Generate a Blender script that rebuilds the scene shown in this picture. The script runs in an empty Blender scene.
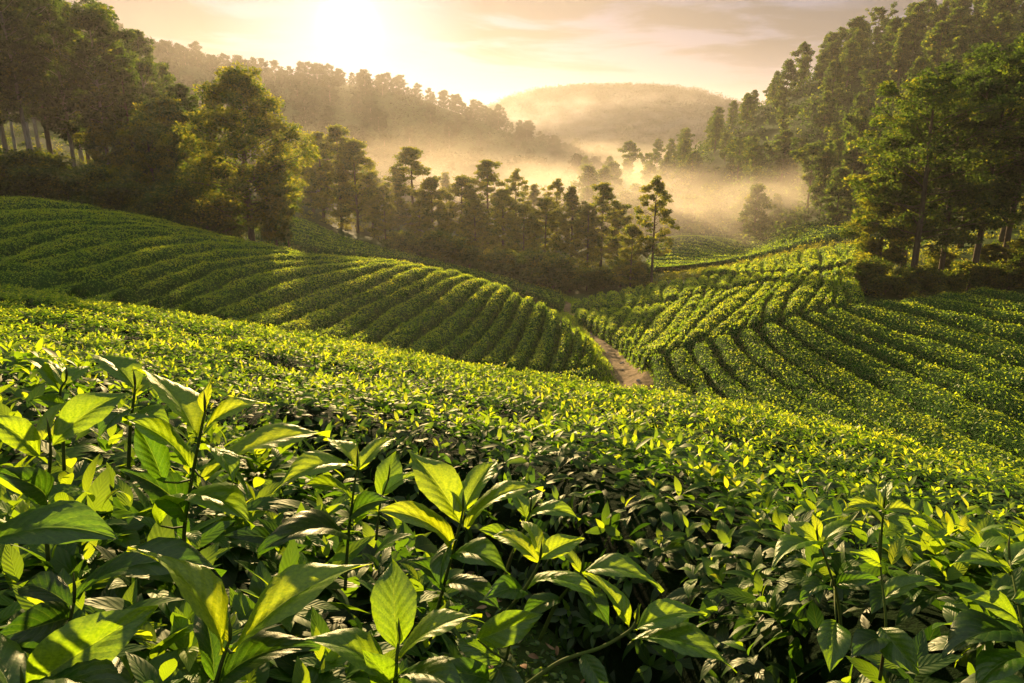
import bpy, math
import numpy as np
from math import radians, pi
rng = np.random.default_rng(7)

# ---------------------------------------------------------------- camera
scene = bpy.context.scene
C = bpy.context.scene.collection
PITCH = math.atan(191.5/683.0)
F = 683.0
cam_d = bpy.data.cameras.new('camera'); cam = bpy.data.objects.new('camera', cam_d); C.objects.link(cam)
cam_d.lens = 24.0; cam_d.sensor_width = 36.0; cam_d.clip_start = 0.02; cam_d.clip_end = 6000
cam.location = (0, 0, 0); cam.rotation_euler = (pi/2-PITCH, 0, 0)
cam_d.dof.use_dof = False
scene.camera = cam

# ---------------------------------------------------------------- light
SUN_PX, SUN_PY = 349.0, 27.0
def ray(px, py):
    px = np.asarray(px, float); py = np.asarray(py, float)
    a = (px-512)/F; b = (341.5-py)/F
    return np.stack([a, math.cos(PITCH)+b*math.sin(PITCH), -math.sin(PITCH)+b*math.cos(PITCH)], -1)
sd = ray(SUN_PX, SUN_PY); sd = sd/np.linalg.norm(sd)
SUN_EL = math.asin(sd[2]); SUN_AZ = math.atan2(sd[0], sd[1])      # clockwise from +Y
SKY_STRENGTH = 0.07
SUN_STRENGTH = 5.0
EXPOSURE = 1.78
sun_d = bpy.data.lights.new('sun', 'SUN'); sun = bpy.data.objects.new('sun', sun_d); C.objects.link(sun)
sun_d.energy = SUN_STRENGTH; sun_d.angle = radians(0.6); sun_d.color = (1.0, 0.71, 0.37)
from mathutils import Vector
sun.rotation_euler = Vector((-sd[0], -sd[1], -sd[2])).to_track_quat('-Z', 'Y').to_euler()

w = bpy.data.worlds.new('World'); scene.world = w; w.use_nodes = True
nt = w.node_tree; nt.nodes.clear()
def N(nt, typ, **kw):
    n = nt.nodes.new(typ)
    for k, v in kw.items(): setattr(n, k, v)
    return n
def L(nt, a, b): nt.links.new(a, b)
def math_n(nt, op, a, b=None, c=None, clamp=False):
    n = N(nt, 'ShaderNodeMath', operation=op); n.use_clamp = clamp
    for i, v in enumerate((a, b, c)):
        if v is None: continue
        if isinstance(v, (int, float)): n.inputs[i].default_value = v
        else: L(nt, v, n.inputs[i])
    return n.outputs[0]
def mix_c(nt, fac, a, b, blend='MIX'):
    n = N(nt, 'ShaderNodeMix', data_type='RGBA', blend_type=blend)
    for i, v in ((0, fac), (6, a), (7, b)):
        if isinstance(v, (int, float)): n.inputs[i].default_value = v
        elif isinstance(v, tuple): n.inputs[i].default_value = (*v, 1) if len(v) == 3 else v
        else: L(nt, v, n.inputs[i])
    return n.outputs[2]
def ramp(nt, fac, stops, interp='LINEAR'):
    n = N(nt, 'ShaderNodeValToRGB'); n.color_ramp.interpolation = interp
    el = n.color_ramp.elements
    while len(el) < len(stops): el.new(0.5)
    for e, (p, c) in zip(el, stops):
        e.position = p; e.color = (*c, 1) if len(c) == 3 else c
    L(nt, fac, n.inputs[0]); return n.outputs[0]

sky = N(nt, 'ShaderNodeTexSky', sky_type='NISHITA', sun_disc=False)
sky.sun_elevation = SUN_EL; sky.sun_rotation = SUN_AZ; sky.altitude = 300
sky.air_density = 1.0; sky.dust_density = 0.8; sky.ozone_density = 1.5
tc = N(nt, 'ShaderNodeTexCoord')
nrm = N(nt, 'ShaderNodeVectorMath', operation='NORMALIZE'); L(nt, tc.outputs['Generated'], nrm.inputs[0])
sep = N(nt, 'ShaderNodeSeparateXYZ'); L(nt, nrm.outputs[0], sep.inputs[0])
eln_ = math_n(nt, 'ARCSINE', sep.outputs[2])
# aureole of the low sun seen through thin cloud
dt = N(nt, 'ShaderNodeVectorMath', operation='DOT_PRODUCT'); L(nt, nrm.outputs[0], dt.inputs[0]); dt.inputs[1].default_value = tuple(sd)
dcl = math_n(nt, 'MAXIMUM', dt.outputs['Value'], 0.0)
a1 = math_n(nt, 'MULTIPLY', math_n(nt, 'POWER', dcl, 4500.0), 22.0)
a2 = math_n(nt, 'MULTIPLY', math_n(nt, 'POWER', dcl, 300.0), 1.3)
a3 = math_n(nt, 'MULTIPLY', math_n(nt, 'POWER', dcl, 9.0), 0.25)
aure = math_n(nt, 'ADD', math_n(nt, 'ADD', a1, a2), a3)
aurc = N(nt, 'ShaderNodeVectorMath', operation='SCALE'); aurc.inputs[0].default_value = (1.0, 0.85, 0.70); L(nt, aure, aurc.inputs['Scale'])
warm = N(nt, 'ShaderNodeVectorMath', operation='MULTIPLY'); L(nt, sky.outputs[0], warm.inputs[0]); warm.inputs[1].default_value = (1.0, 1.0, 1.0)
# added tone curve compresses the sky's glare: x / (1 + x/8), times 1.35
den = N(nt, 'ShaderNodeVectorMath', operation='MULTIPLY_ADD'); L(nt, warm.outputs[0], den.inputs[0]); den.inputs[1].default_value = (.125, .125, .125); den.inputs[2].default_value = (1, 1, 1)
sky_comp = N(nt, 'ShaderNodeVectorMath', operation='DIVIDE'); L(nt, warm.outputs[0], sky_comp.inputs[0]); L(nt, den.outputs[0], sky_comp.inputs[1])
vsc = N(nt, 'ShaderNodeVectorMath', operation='MULTIPLY'); L(nt, sky_comp.outputs[0], vsc.inputs[0]); vsc.inputs[1].default_value = (0.335, 0.305, 0.42)
# unseen fill light added to the sky overhead to lift the shade
mr = N(nt, 'ShaderNodeMapRange', interpolation_type='SMOOTHSTEP'); L(nt, eln_, mr.inputs['Value']); mr.inputs['From Min'].default_value = 0.25; mr.inputs['From Max'].default_value = 0.9
ovc = N(nt, 'ShaderNodeVectorMath', operation='SCALE'); ovc.inputs[0].default_value = (2.2, 2.35, 2.35); L(nt, mr.outputs[0], ovc.inputs['Scale'])
ov1 = N(nt, 'ShaderNodeVectorMath', operation='ADD'); L(nt, vsc.outputs[0], ov1.inputs[0])
vs2 = ov1
add = N(nt, 'ShaderNodeVectorMath', operation='ADD'); L(nt, vs2.outputs[0], add.inputs[0]); L(nt, aurc.outputs[0], add.inputs[1])
# cloud streaks by azimuth and elevation
azn = math_n(nt, 'ARCTAN2', sep.outputs[0], sep.outputs[1])
eln = math_n(nt, 'ARCSINE', sep.outputs[2])
cmb = N(nt, 'ShaderNodeCombineXYZ')
L(nt, math_n(nt, 'MULTIPLY', azn, 2.6), cmb.inputs[0]); L(nt, math_n(nt, 'MULTIPLY', math_n(nt, 'ADD', eln, math_n(nt, 'MULTIPLY', azn, 0.03)), 17.0), cmb.inputs[1])
no = N(nt, 'ShaderNodeTexNoise'); no.inputs['Scale'].default_value = 1.5; no.inputs['Detail'].default_value = 7; no.inputs['Roughness'].default_value = 0.55
no.inputs['Distortion'].default_value = 0.35
L(nt, cmb.outputs[0], no.inputs['Vector'])
hi = math_n(nt, 'MULTIPLY', math_n(nt, 'SUBTRACT', eln, 0.12), 1.6)
cf = math_n(nt, 'ADD', no.outputs[0], hi)
fac = ramp(nt, cf, [(0.455, (0, 0, 0)), (0.60, (0.95, 0.95, 0.95))], 'EASE')
low = ramp(nt, eln, [(0.05, (0, 0, 0)), (0.13, (1, 1, 1))])
away = ramp(nt, dcl, [(0.985, (1, 1, 1)), (0.9985, (0, 0, 0))])
fac2 = math_n(nt, 'MULTIPLY', math_n(nt, 'MULTIPLY', fac, low), away)
glow = ramp(nt, dcl, [(0.86, (0, 0, 0)), (0.995, (1, 1, 1))])
cloudc = mix_c(nt, glow, (0.50, 0.50, 0.60), (1.3, 1.08, 0.95))
final = mix_c(nt, fac2, add.outputs[0], cloudc)
fin2 = N(nt, 'ShaderNodeVectorMath', operation='ADD'); L(nt, final, fin2.inputs[0]); L(nt, ovc.outputs[0], fin2.inputs[1]); final = fin2.outputs[0]
bg = N(nt, 'ShaderNodeBackground'); bg.inputs[1].default_value = SKY_STRENGTH
L(nt, final, bg.inputs[0])
wo = N(nt, 'ShaderNodeOutputWorld'); L(nt, bg.outputs[0], wo.inputs[0])

vs = scene.view_settings
vs.view_transform = 'Standard'; vs.look = 'None'; vs.gamma = 1.0; vs.use_curve_mapping = False; vs.exposure = EXPOSURE
cy = scene.cycles
cy.max_bounces = 6; cy.diffuse_bounces = 3; cy.glossy_bounces = 1; cy.transmission_bounces = 3; cy.volume_bounces = 1
cy.transparent_max_bounces = 24; cy.use_adaptive_sampling = True; cy.adaptive_threshold = 0.01
cy.use_denoising = True; cy.sample_clamp_indirect = 4.0; cy.sample_clamp_direct = 0
cy.caustics_reflective = False; cy.caustics_refractive = False

# ---------------------------------------------------------------- helpers
def prop(o, label=None, cat=None, group=None, kind=None):
    if label: o['label'] = label
    if cat: o['category'] = cat
    if group: o['group'] = group
    if kind: o['kind'] = kind
    return o
def empty(name, loc=(0, 0, 0), rz=0.0):
    o = bpy.data.objects.new(name, None); o.empty_display_size = 0.2
    o.location = tuple(float(v) for v in loc); o.rotation_euler = (0, 0, rz); C.objects.link(o); return o
def link(name, me, parent=None):
    o = bpy.data.objects.new(name, me); C.objects.link(o)
    if parent is not None: o.parent = parent
    return o
def np_mesh(name, co, faces, mats, attr=None, smooth=True, mat_idx=None):
    """co (n,3); faces: list of int arrays (m,k); attr (n,3) stored as leafco"""
    me = bpy.data.meshes.new(name)
    co = np.ascontiguousarray(co, np.float32)
    me.vertices.add(len(co)); me.vertices.foreach_set('co', co.ravel())
    faces = [np.asarray(f, np.int32) for f in faces if len(f)]
    loops = np.concatenate([f.ravel() for f in faces])
    sizes = np.concatenate([np.full(len(f), f.shape[1], np.int32) for f in faces])
    me.loops.add(len(loops)); me.loops.foreach_set('vertex_index', loops)
    me.polygons.add(len(sizes))
    st = np.zeros(len(sizes), np.int32); st[1:] = np.cumsum(sizes)[:-1]
    me.polygons.foreach_set('loop_start', st)
    if mat_idx is not None: me.polygons.foreach_set('material_index', np.asarray(mat_idx, np.int32))
    me.update(calc_edges=True)
    me.polygons.foreach_set('use_smooth', np.full(len(sizes), smooth, bool))
    for m in (mats if isinstance(mats, (list, tuple)) else [mats]): me.materials.append(m)
    if attr is not None:
        a = me.attributes.new('leafco', 'FLOAT_VECTOR', 'POINT'); a.data.foreach_set('vector', np.ascontiguousarray(attr, np.float32).ravel())
    me.update(); return me
class Acc:
    def __init__(s): s.co = []; s.f = []; s.at = []; s.mi = []; s.n = 0
    def add(s, co, faces, at=None, mi=0):
        if not len(co): return
        s.co.append(np.asarray(co, np.float32))
        for f in faces:
            if len(f): s.f.append(np.asarray(f, np.int64)+s.n); s.mi.append(np.full(len(f), mi))
        s.at.append(np.zeros((len(co), 3), np.float32) if at is None else np.asarray(at, np.float32)); s.n += len(co)
    def mesh(s, name, mats, smooth=True):
        return np_mesh(name, np.concatenate(s.co), s.f, mats, np.concatenate(s.at), smooth, np.concatenate(s.mi))
def _h(i, j, k, s):
    n = (i*374761393 + j*668265263 + k*2147483647 + s*974634777) & 0xFFFFFFFF
    n = ((n ^ (n >> 13))*1274126177) & 0xFFFFFFFF
    return ((n ^ (n >> 16)) & 0xFFFF)/65535.0
def vnoise(x, y, z=0.0, seed=0):
    seed = int(seed)
    x, y, z = np.broadcast_arrays(np.asarray(x, float), np.asarray(y, float), np.asarray(z, float))
    i = np.floor(x).astype(np.int64); j = np.floor(y).astype(np.int64); k = np.floor(z).astype(np.int64)
    fx = x-i; fy = y-j; fz = z-k
    fx = fx*fx*(3-2*fx); fy = fy*fy*(3-2*fy); fz = fz*fz*(3-2*fz)
    r = 0
    for a in (0, 1):
        for b in (0, 1):
            for c in (0, 1):
                r = r + _h(i+a, j+b, k+c, seed)*(fx if a else 1-fx)*(fy if b else 1-fy)*(fz if c else 1-fz)
    return r
def unit(v): return v/np.maximum(np.linalg.norm(v, axis=-1, keepdims=True), 1e-9)

# ---------------------------------------------------------------- terrain (height of the tea canopy; soil is 0.85 m lower)
SOIL = 0.85
def at(px, py, Y):
    d = ray(px, py); return d*(Y/d[..., 1:2] if d.ndim > 1 else Y/d[1])
CP = [  # px, py, Y
 # camera's own hill
 (0,683,.55),(260,683,.6),(500,683,.7),(760,683,.75),(1024,683,.75),
 (0,340,6.5),(0,290,13),(150,312,13),(300,335,12.5),(300,390,5),(450,362,12),(600,385,11.5),(600,450,2.6),(740,405,11),(800,500,2.6),
 (880,440,9),(1024,480,7),(1024,560,2.2),(-300,250,13),(-300,330,6),(1300,560,6),
 (100,305,19),(400,362,19.5),(600,388,18),(800,430,15.5),(1024,497,11.5),
 # left hill
 (-300,262,24),(-300,160,44),(0,290,25),(120,300,26.5),(240,318,27),(330,336,27),(400,350,27),(480,358,26.5),(560,369,25.5),(598,366,26),
 (0,240,34),(120,240,35),(240,270,34),(320,290,33.5),(400,300,33),(470,320,31),(540,335,29.5),(580,345,28.5),
 (0,188,46),(60,195,46),(154,217,45),(210,230,44.5),(272,243,43),(354,257,41),(400,261,40),(454,274,37.5),(506,287,35.5),(551,305,33.5),(582,323,31.8),(597,342,30),
 # valley floor and path
 (640,386,25),(618,368,28),(604,345,32),(588,324,38),(560,301,52),(600,330,36),
 (300,252,56),(400,270,54),(480,287,52),
 (290,216,84),(340,234,76),(400,253,70),(480,270,66),(550,288,60),(230,222,66),
 # right slopes
 (650,352,28),(700,385,24),(760,405,21),(900,443,18),(1024,478,15),(1024,385,22),(1024,290,33),(850,300,33),(760,314,31.5),(850,370,25),(1200,400,22),(1200,270,33),
 (680,310,37),(740,286,41),(803,273,42.5),(853,264,43.5),(610,318,40),(612,306,47),
 (600,290,57),(680,276,56),(720,272,54),(758,270,54),(803,263,60),(709,264,68),(775,252,70),(850,240,72),(900,235,75),
 (650,262,86),(760,247,96),(700,235,110),(780,228,115),
 # right wooded hill
 (930,275,42),(1024,240,48),(1024,190,62),(1200,150,70),(1024,80,105),(920,90,120),(820,105,145),(750,130,170),(690,155,200),(640,172,240),(800,212,105),(870,212,85),(740,220,130),(700,210,160),
 (1300,30,110),(650,190,210),
 # far valley and far hill
 (600,205,180),(560,200,200),(520,205,150),(500,240,90),(600,250,95),(450,235,100),(400,215,120),(600,185,330),(600,150,560),
 (520,158,560),(580,172,560),(640,168,540),(470,122,700),(520,108,700),(560,98,710),(620,89,720),(670,95,715),(710,108,700),(760,130,690),(850,145,690),(600,135,640),(350,125,700),
 # left ridge
 (60,34,310),(150,54,340),(220,72,370),(300,83,400),(350,84,420),(420,99,440),(500,126,460),(550,146,480),(600,168,500),
 (100,118,250),(250,130,270),(350,140,290),(450,165,310),(520,182,320),(100,145,180),(300,170,200),(430,188,230),
 # left wood
 (0,172,58),(100,200,58),(160,212,60),(0,140,90),(120,165,90),(220,200,90),(-200,110,70),(0,100,140),(-300,80,110),(-300,45,300),(1024,15,170),(900,62,210),(800,108,230),(1200,-30,170),
]
pts = np.array([at(a, b, c) for a, b, c in CP])
WP = [(-1,0,-.52),(1.6,0,-.72),(-3,-4,-.1),(3,-4,-.6),(-5,0,-.35),(5,0,-1.6),(-3,3,-.85),(0,-4,-.35),(9,-3,-3.5),(-9,-3,.2),
      (-500,420,60),(500,420,70),(-900,700,80),(900,700,80),(0,1200,0),(1200,1200,60),(-1200,1200,60),(0,3000,-10),(-3000,3000,60),(3000,3000,60),(1500,200,60),(-1500,200,40)]
pts = np.concatenate([pts, np.array(WP, float)])
Y0 = 6.0
def uv(x, y):
    yy = np.maximum(y+Y0, 0.7); return x/yy, np.log(yy)
def phi(r2): return 0.5*r2*np.log(r2+1e-12)
pu, pv = uv(pts[:, 0], pts[:, 1]); pw = pts[:, 2]/(pts[:, 1]+Y0)
P2 = np.stack([pu*1.6, pv], 1); n = len(P2)
K = phi(((P2[:, None]-P2[None])**2).sum(-1)) + np.eye(n)*2e-4
A = np.zeros((n+3, n+3)); A[:n, :n] = K; A[:n, n] = 1; A[:n, n+1:] = P2; A[n, :n] = 1; A[n+1:, :n] = P2.T
sol = np.linalg.solve(A, np.concatenate([pw, np.zeros(3)]))
def _tps(u, v):
    q = np.stack([u*1.6, v], -1).reshape(-1, 2); out = np.zeros(len(q))
    for s in range(0, len(q), 20000):
        qq = q[s:s+20000]; out[s:s+20000] = phi(((qq[:, None]-P2[None])**2).sum(-1))@sol[:n]+sol[n]+qq@sol[n+1:]
    return out.reshape(np.shape(u))
GU = np.linspace(-2.6, 2.6, 521); GV = np.linspace(math.log(0.7), math.log(4000), 561)
GH = _tps(*np.meshgrid(GU, GV))
def canopy(x, y):
    u, v = uv(x, y)
    a = np.clip((u-GU[0])/(GU[1]-GU[0]), 0, len(GU)-1.001); b = np.clip((v-GV[0])/(GV[1]-GV[0]), 0, len(GV)-1.001)
    i = a.astype(int); j = b.astype(int); a = a-i; b = b-j
    h = GH[j, i]*(1-a)*(1-b)+GH[j, i+1]*a*(1-b)+GH[j+1, i]*(1-a)*b+GH[j+1, i+1]*a*b
    return h*(np.maximum(y+Y0, 0.7))
def ground(x, y):
    h = canopy(x, y)-SOIL
    return np.where(h > 56, 56+14*np.tanh((h-56)/30), h)      # hill heights flattened to stay under a cap
def hit(px, py, ymin=0.4, ymax=900.0, off=0.0):
    """where the sight line through the photo's pixel meets the canopy surface"""
    d = ray(px, py); t = np.exp(np.linspace(math.log(ymin), math.log(ymax), 3000))
    p = d[None]*(t/d[1])[:, None]
    k = np.nonzero(p[:, 2] < canopy(p[:, 0], p[:, 1])+off)[0]
    return p[k[0]] if len(k) else p[-1]
def hits(l, ymin=0.4, off=0.0): return np.array([hit(a, b, ymin, off=off) for a, b in l])

# ---------------------------------------------------------------- materials
def new_mat(name):
    m = bpy.data.materials.new(name); m.use_nodes = True; nt = m.node_tree; nt.nodes.clear()
    out = N(nt, 'ShaderNodeOutputMaterial'); return m, nt, out
def leaf_mat(name, stops, tr_stops, trans=0.45, rough=0.42, spec=0.35, vein=0.0, blot=0.0):
    """stops / tr_stops: colour by age of the leaf, reflected and let through"""
    m, nt, out = new_mat(name)
    at_ = N(nt, 'ShaderNodeAttribute', attribute_name='leafco'); sp = N(nt, 'ShaderNodeSeparateXYZ'); L(nt, at_.outputs['Vector'], sp.inputs[0])
    base = ramp(nt, sp.outputs[2], stops); tr = ramp(nt, sp.outputs[2], tr_stops)
    p = N(nt, 'ShaderNodeBsdfPrincipled')
    if vein > 0:
        av = math_n(nt, 'ABSOLUTE', sp.outputs[1])
        ph = math_n(nt, 'SUBTRACT', math_n(nt, 'MULTIPLY', sp.outputs[0], 8.0), math_n(nt, 'MULTIPLY', math_n(nt, 'POWER', av, 0.8), 2.3))
        fr = math_n(nt, 'ABSOLUTE', math_n(nt, 'SUBTRACT', math_n(nt, 'FRACT', ph), 0.5))
        vl = math_n(nt, 'MAXIMUM', math_n(nt, 'SUBTRACT', 1.0, math_n(nt, 'MULTIPLY', fr, 14.0)), 0.0)
        mid = math_n(nt, 'MAXIMUM', math_n(nt, 'SUBTRACT', 1.0, math_n(nt, 'MULTIPLY', av, 22.0)), 0.0)
        vm = math_n(nt, 'MULTIPLY', math_n(nt, 'MAXIMUM', math_n(nt, 'MULTIPLY', vl, 0.45), mid), vein)
        base = mix_c(nt, vm, base, (0.16, 0.24, 0.035)); tr = mix_c(nt, math_n(nt, 'MULTIPLY', vm, 0.8), tr, mix_c(nt, 0.35, tr, (0.8, 0.9, 0.1)))
        tr = mix_c(nt, math_n(nt, 'MULTIPLY', fr, 0.7), tr, mix_c(nt, 1.0, tr, (0.68, 0.70, 0.68), 'MULTIPLY'))
        no = N(nt, 'ShaderNodeTexNoise'); no.inputs['Scale'].default_value = 90; no.inputs['Detail'].default_value = 3
        bm = N(nt, 'ShaderNodeBump'); bm.inputs['Strength'].default_value = 0.40; bm.inputs['Distance'].default_value = 0.0012
        hgt = math_n(nt, 'ADD', math_n(nt, 'MULTIPLY', fr, 1.6), math_n(nt, 'MULTIPLY', no.outputs[0], 0.5))
        L(nt, math_n(nt, 'SUBTRACT', hgt, mid), bm.inputs['Height']); L(nt, bm.outputs[0], p.inputs['Normal'])
        n2 = N(nt, 'ShaderNodeTexNoise'); n2.inputs['Scale'].default_value = 28; n2.inputs['Detail'].default_value = 4
        bl = ramp(nt, n2.outputs[0], [(0.35, (0.72, 0.78, 0.8)), (0.65, (1.25, 1.15, 1.0))])
        base = mix_c(nt, 0.8, base, bl, 'MULTIPLY'); tr = mix_c(nt, 0.9, tr, bl, 'MULTIPLY')
        # dry pale scars and brown flecks
        n3 = N(nt, 'ShaderNodeTexNoise'); n3.inputs['Scale'].default_value = 60; n3.inputs['Detail'].default_value = 6; n3.inputs['Roughness'].default_value = 0.7
        fl = ramp(nt, n3.outputs[0], [(0.66, (0, 0, 0)), (0.74, (0.65, 0.65, 0.65))])
        base = mix_c(nt, math_n(nt, 'MULTIPLY', fl, blot), base, (0.16, 0.12, 0.045))
        rr = math_n(nt, 'ADD', math_n(nt, 'MULTIPLY', n2.outputs[0], 0.3), rough-0.12)
        L(nt, rr, p.inputs['Roughness'])
    else:
        p.inputs['Roughness'].default_value = rough
    L(nt, base, p.inputs['Base Color']); p.inputs['Specular IOR Level'].default_value = 0.0
    t = N(nt, 'ShaderNodeBsdfTranslucent'); L(nt, tr, t.inputs[0])
    if vein > 0: L(nt, bm.outputs[0], t.inputs['Normal'])
    mx = N(nt, 'ShaderNodeMixShader'); mx.inputs[0].default_value = trans
    L(nt, p.outputs[0], mx.inputs[1]); L(nt, t.outputs[0], mx.inputs[2]); gl = N(nt, 'ShaderNodeBsdfGlossy'); gl.inputs['Roughness'].default_value = rough; gl.inputs[0].default_value = (1.0, 1.0, 0.82, 1)
    if vein > 0: L(nt, bm.outputs[0], gl.inputs['Normal']); L(nt, rr, gl.inputs['Roughness'])
    m2 = N(nt, 'ShaderNodeMixShader'); m2.inputs[0].default_value = spec
    L(nt, mx.outputs[0], m2.inputs[1]); L(nt, gl.outputs[0], m2.inputs[2]); L(nt, m2.outputs[0], out.inputs[0])
    return m
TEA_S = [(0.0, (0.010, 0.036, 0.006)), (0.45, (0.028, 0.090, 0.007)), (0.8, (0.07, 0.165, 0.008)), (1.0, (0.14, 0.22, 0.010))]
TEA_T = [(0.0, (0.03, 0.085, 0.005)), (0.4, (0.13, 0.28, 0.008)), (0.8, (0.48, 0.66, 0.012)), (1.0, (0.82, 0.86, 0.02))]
HERO_T = [(0.0, (0.03, 0.085, 0.004)), (0.4, (0.13, 0.30, 0.006)), (0.8, (0.46, 0.68, 0.008)), (1.0, (0.80, 0.92, 0.012))]
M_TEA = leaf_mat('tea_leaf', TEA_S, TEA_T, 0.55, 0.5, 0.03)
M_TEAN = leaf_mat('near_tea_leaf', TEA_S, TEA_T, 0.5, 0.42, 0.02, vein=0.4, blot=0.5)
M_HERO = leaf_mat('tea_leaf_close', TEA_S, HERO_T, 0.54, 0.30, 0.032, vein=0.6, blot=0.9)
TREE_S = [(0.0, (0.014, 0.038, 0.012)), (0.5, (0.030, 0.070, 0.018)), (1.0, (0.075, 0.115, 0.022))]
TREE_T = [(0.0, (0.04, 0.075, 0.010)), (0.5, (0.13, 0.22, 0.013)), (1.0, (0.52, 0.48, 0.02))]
M_TREE = leaf_mat('tree_leaf', TREE_S, TREE_T, 0.5, 0.6, 0.01)
M_FAR = leaf_mat('distant_leaf', [(0.0, (0.014, 0.030, 0.012)), (1.0, (0.035, 0.055, 0.018))], [(0.0, (0.03, 0.05, 0.01)), (1.0, (0.10, 0.11, 0.02))], 0.3, 0.9, 0.0)
def noise_mat(name, cols, scale=4.0, rough=0.9, bump=0.3, dist=0.03, stretch=(1, 1, 1), extra=None):
    m, nt, out = new_mat(name)
    tcn = N(nt, 'ShaderNodeTexCoord'); mp = N(nt, 'ShaderNodeMapping'); mp.inputs['Scale'].default_value = stretch; L(nt, tcn.outputs['Object'], mp.inputs[0])
    a = N(nt, 'ShaderNodeTexNoise'); a.inputs['Scale'].default_value = scale; a.inputs['Detail'].default_value = 8; a.inputs['Roughness'].default_value = 0.65; L(nt, mp.outputs[0], a.inputs['Vector'])
    b = N(nt, 'ShaderNodeTexNoise'); b.inputs['Scale'].default_value = scale*0.17; b.inputs['Detail'].default_value = 4; L(nt, mp.outputs[0], b.inputs['Vector'])
    f = math_n(nt, 'ADD', math_n(nt, 'MULTIPLY', a.outputs[0], 0.6), math_n(nt, 'MULTIPLY', b.outputs[0], 0.4))
    c = ramp(nt, f, [(0.36+0.28*i/(len(cols)-1), q) for i, q in enumerate(cols)])
    p = N(nt, 'ShaderNodeBsdfPrincipled'); p.inputs['Roughness'].default_value = rough; p.inputs['Specular IOR Level'].default_value = 0.03
    L(nt, c, p.inputs['Base Color'])
    bm = N(nt, 'ShaderNodeBump'); bm.inputs['Strength'].default_value = bump; bm.inputs['Distance'].default_value = dist; L(nt, a.outputs[0], bm.inputs['Height']); L(nt, bm.outputs[0], p.inputs['Normal'])
    L(nt, p.outputs[0], out.inputs[0]); return m
M_GROUND = noise_mat('hillside_ground', [(0.018, 0.022, 0.008), (0.030, 0.048, 0.010), (0.040, 0.070, 0.014), (0.065, 0.080, 0.02)], 3.0, bump=0.6, dist=0.08)
M_PATH = noise_mat('dirt_path', [(0.10, 0.070, 0.030), (0.17, 0.12, 0.055), (0.24, 0.165, 0.085), (0.07, 0.08, 0.02)], 2.2, bump=0.8, dist=0.06)
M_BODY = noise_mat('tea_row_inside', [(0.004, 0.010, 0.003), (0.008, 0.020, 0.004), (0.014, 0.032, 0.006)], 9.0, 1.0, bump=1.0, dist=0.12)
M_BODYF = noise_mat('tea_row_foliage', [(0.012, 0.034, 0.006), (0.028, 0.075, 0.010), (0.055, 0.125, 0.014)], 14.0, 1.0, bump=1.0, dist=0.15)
M_BARK = noise_mat('bark', [(0.05, 0.04, 0.03), (0.12, 0.095, 0.07), (0.20, 0.17, 0.13)], 9.0, bump=0.7, dist=0.03, stretch=(1, 1, 0.15))
M_PALE = noise_mat('pale_bark', [(0.12, 0.11, 0.09), (0.30, 0.28, 0.24), (0.42, 0.40, 0.35)], 7.0, bump=0.4, dist=0.02, stretch=(1, 1, 0.2))
M_STONE = noise_mat('stone_grey', [(0.12, 0.11, 0.09), (0.22, 0.20, 0.17), (0.32, 0.29, 0.25)], 18.0)
M_STEM = noise_mat('tea_stem', [(0.035, 0.055, 0.012), (0.07, 0.10, 0.018), (0.08, 0.07, 0.025)], 40.0, 0.6, bump=0.2, dist=0.002)

# ---------------------------------------------------------------- leaves
def leaf_template(ny, nx, tipw=0.0):
    """grid leaf: y along 0..1, v across -1..1"""
    ys = np.linspace(0, 1, ny); vsx = np.linspace(-1, 1, nx)
    Yt, Vt = np.meshgrid(ys, vsx, indexing='ij')
    idx = np.arange(ny*nx).reshape(ny, nx)
    f = np.stack([idx[:-1, :-1], idx[:-1, 1:], idx[1:, 1:], idx[1:, :-1]], -1).reshape(-1, 4)
    return Yt.ravel(), Vt.ravel(), f
def wprof(y):
    y = np.clip(y, 0, 1); return np.clip(np.sin(pi*y**0.9), 0, 1)**0.95*(1-0.32*y**2)+0.02*(1-y)
T_MID = (np.array([0, .30, .30, .30, .72, .72, .72, 1.]), np.array([0, -1, 0, 1, -1, 0, 1, 0.]),
         [np.array([[1, 2, 5, 4], [2, 3, 6, 5]]), np.array([[0, 2, 1], [0, 3, 2], [4, 5, 7], [5, 6, 7]])])
T_LOW = (np.array([0, .45, .45, 1.]), np.array([0, -1, 1, 0.]), [np.array([[0, 2, 3, 1]])])
_t = leaf_template(7, 5); T_HI = (_t[0], _t[1], [_t[2]])
_t = leaf_template(25, 11); T_HERO = (_t[0], _t[1], [_t[2]])
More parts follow.
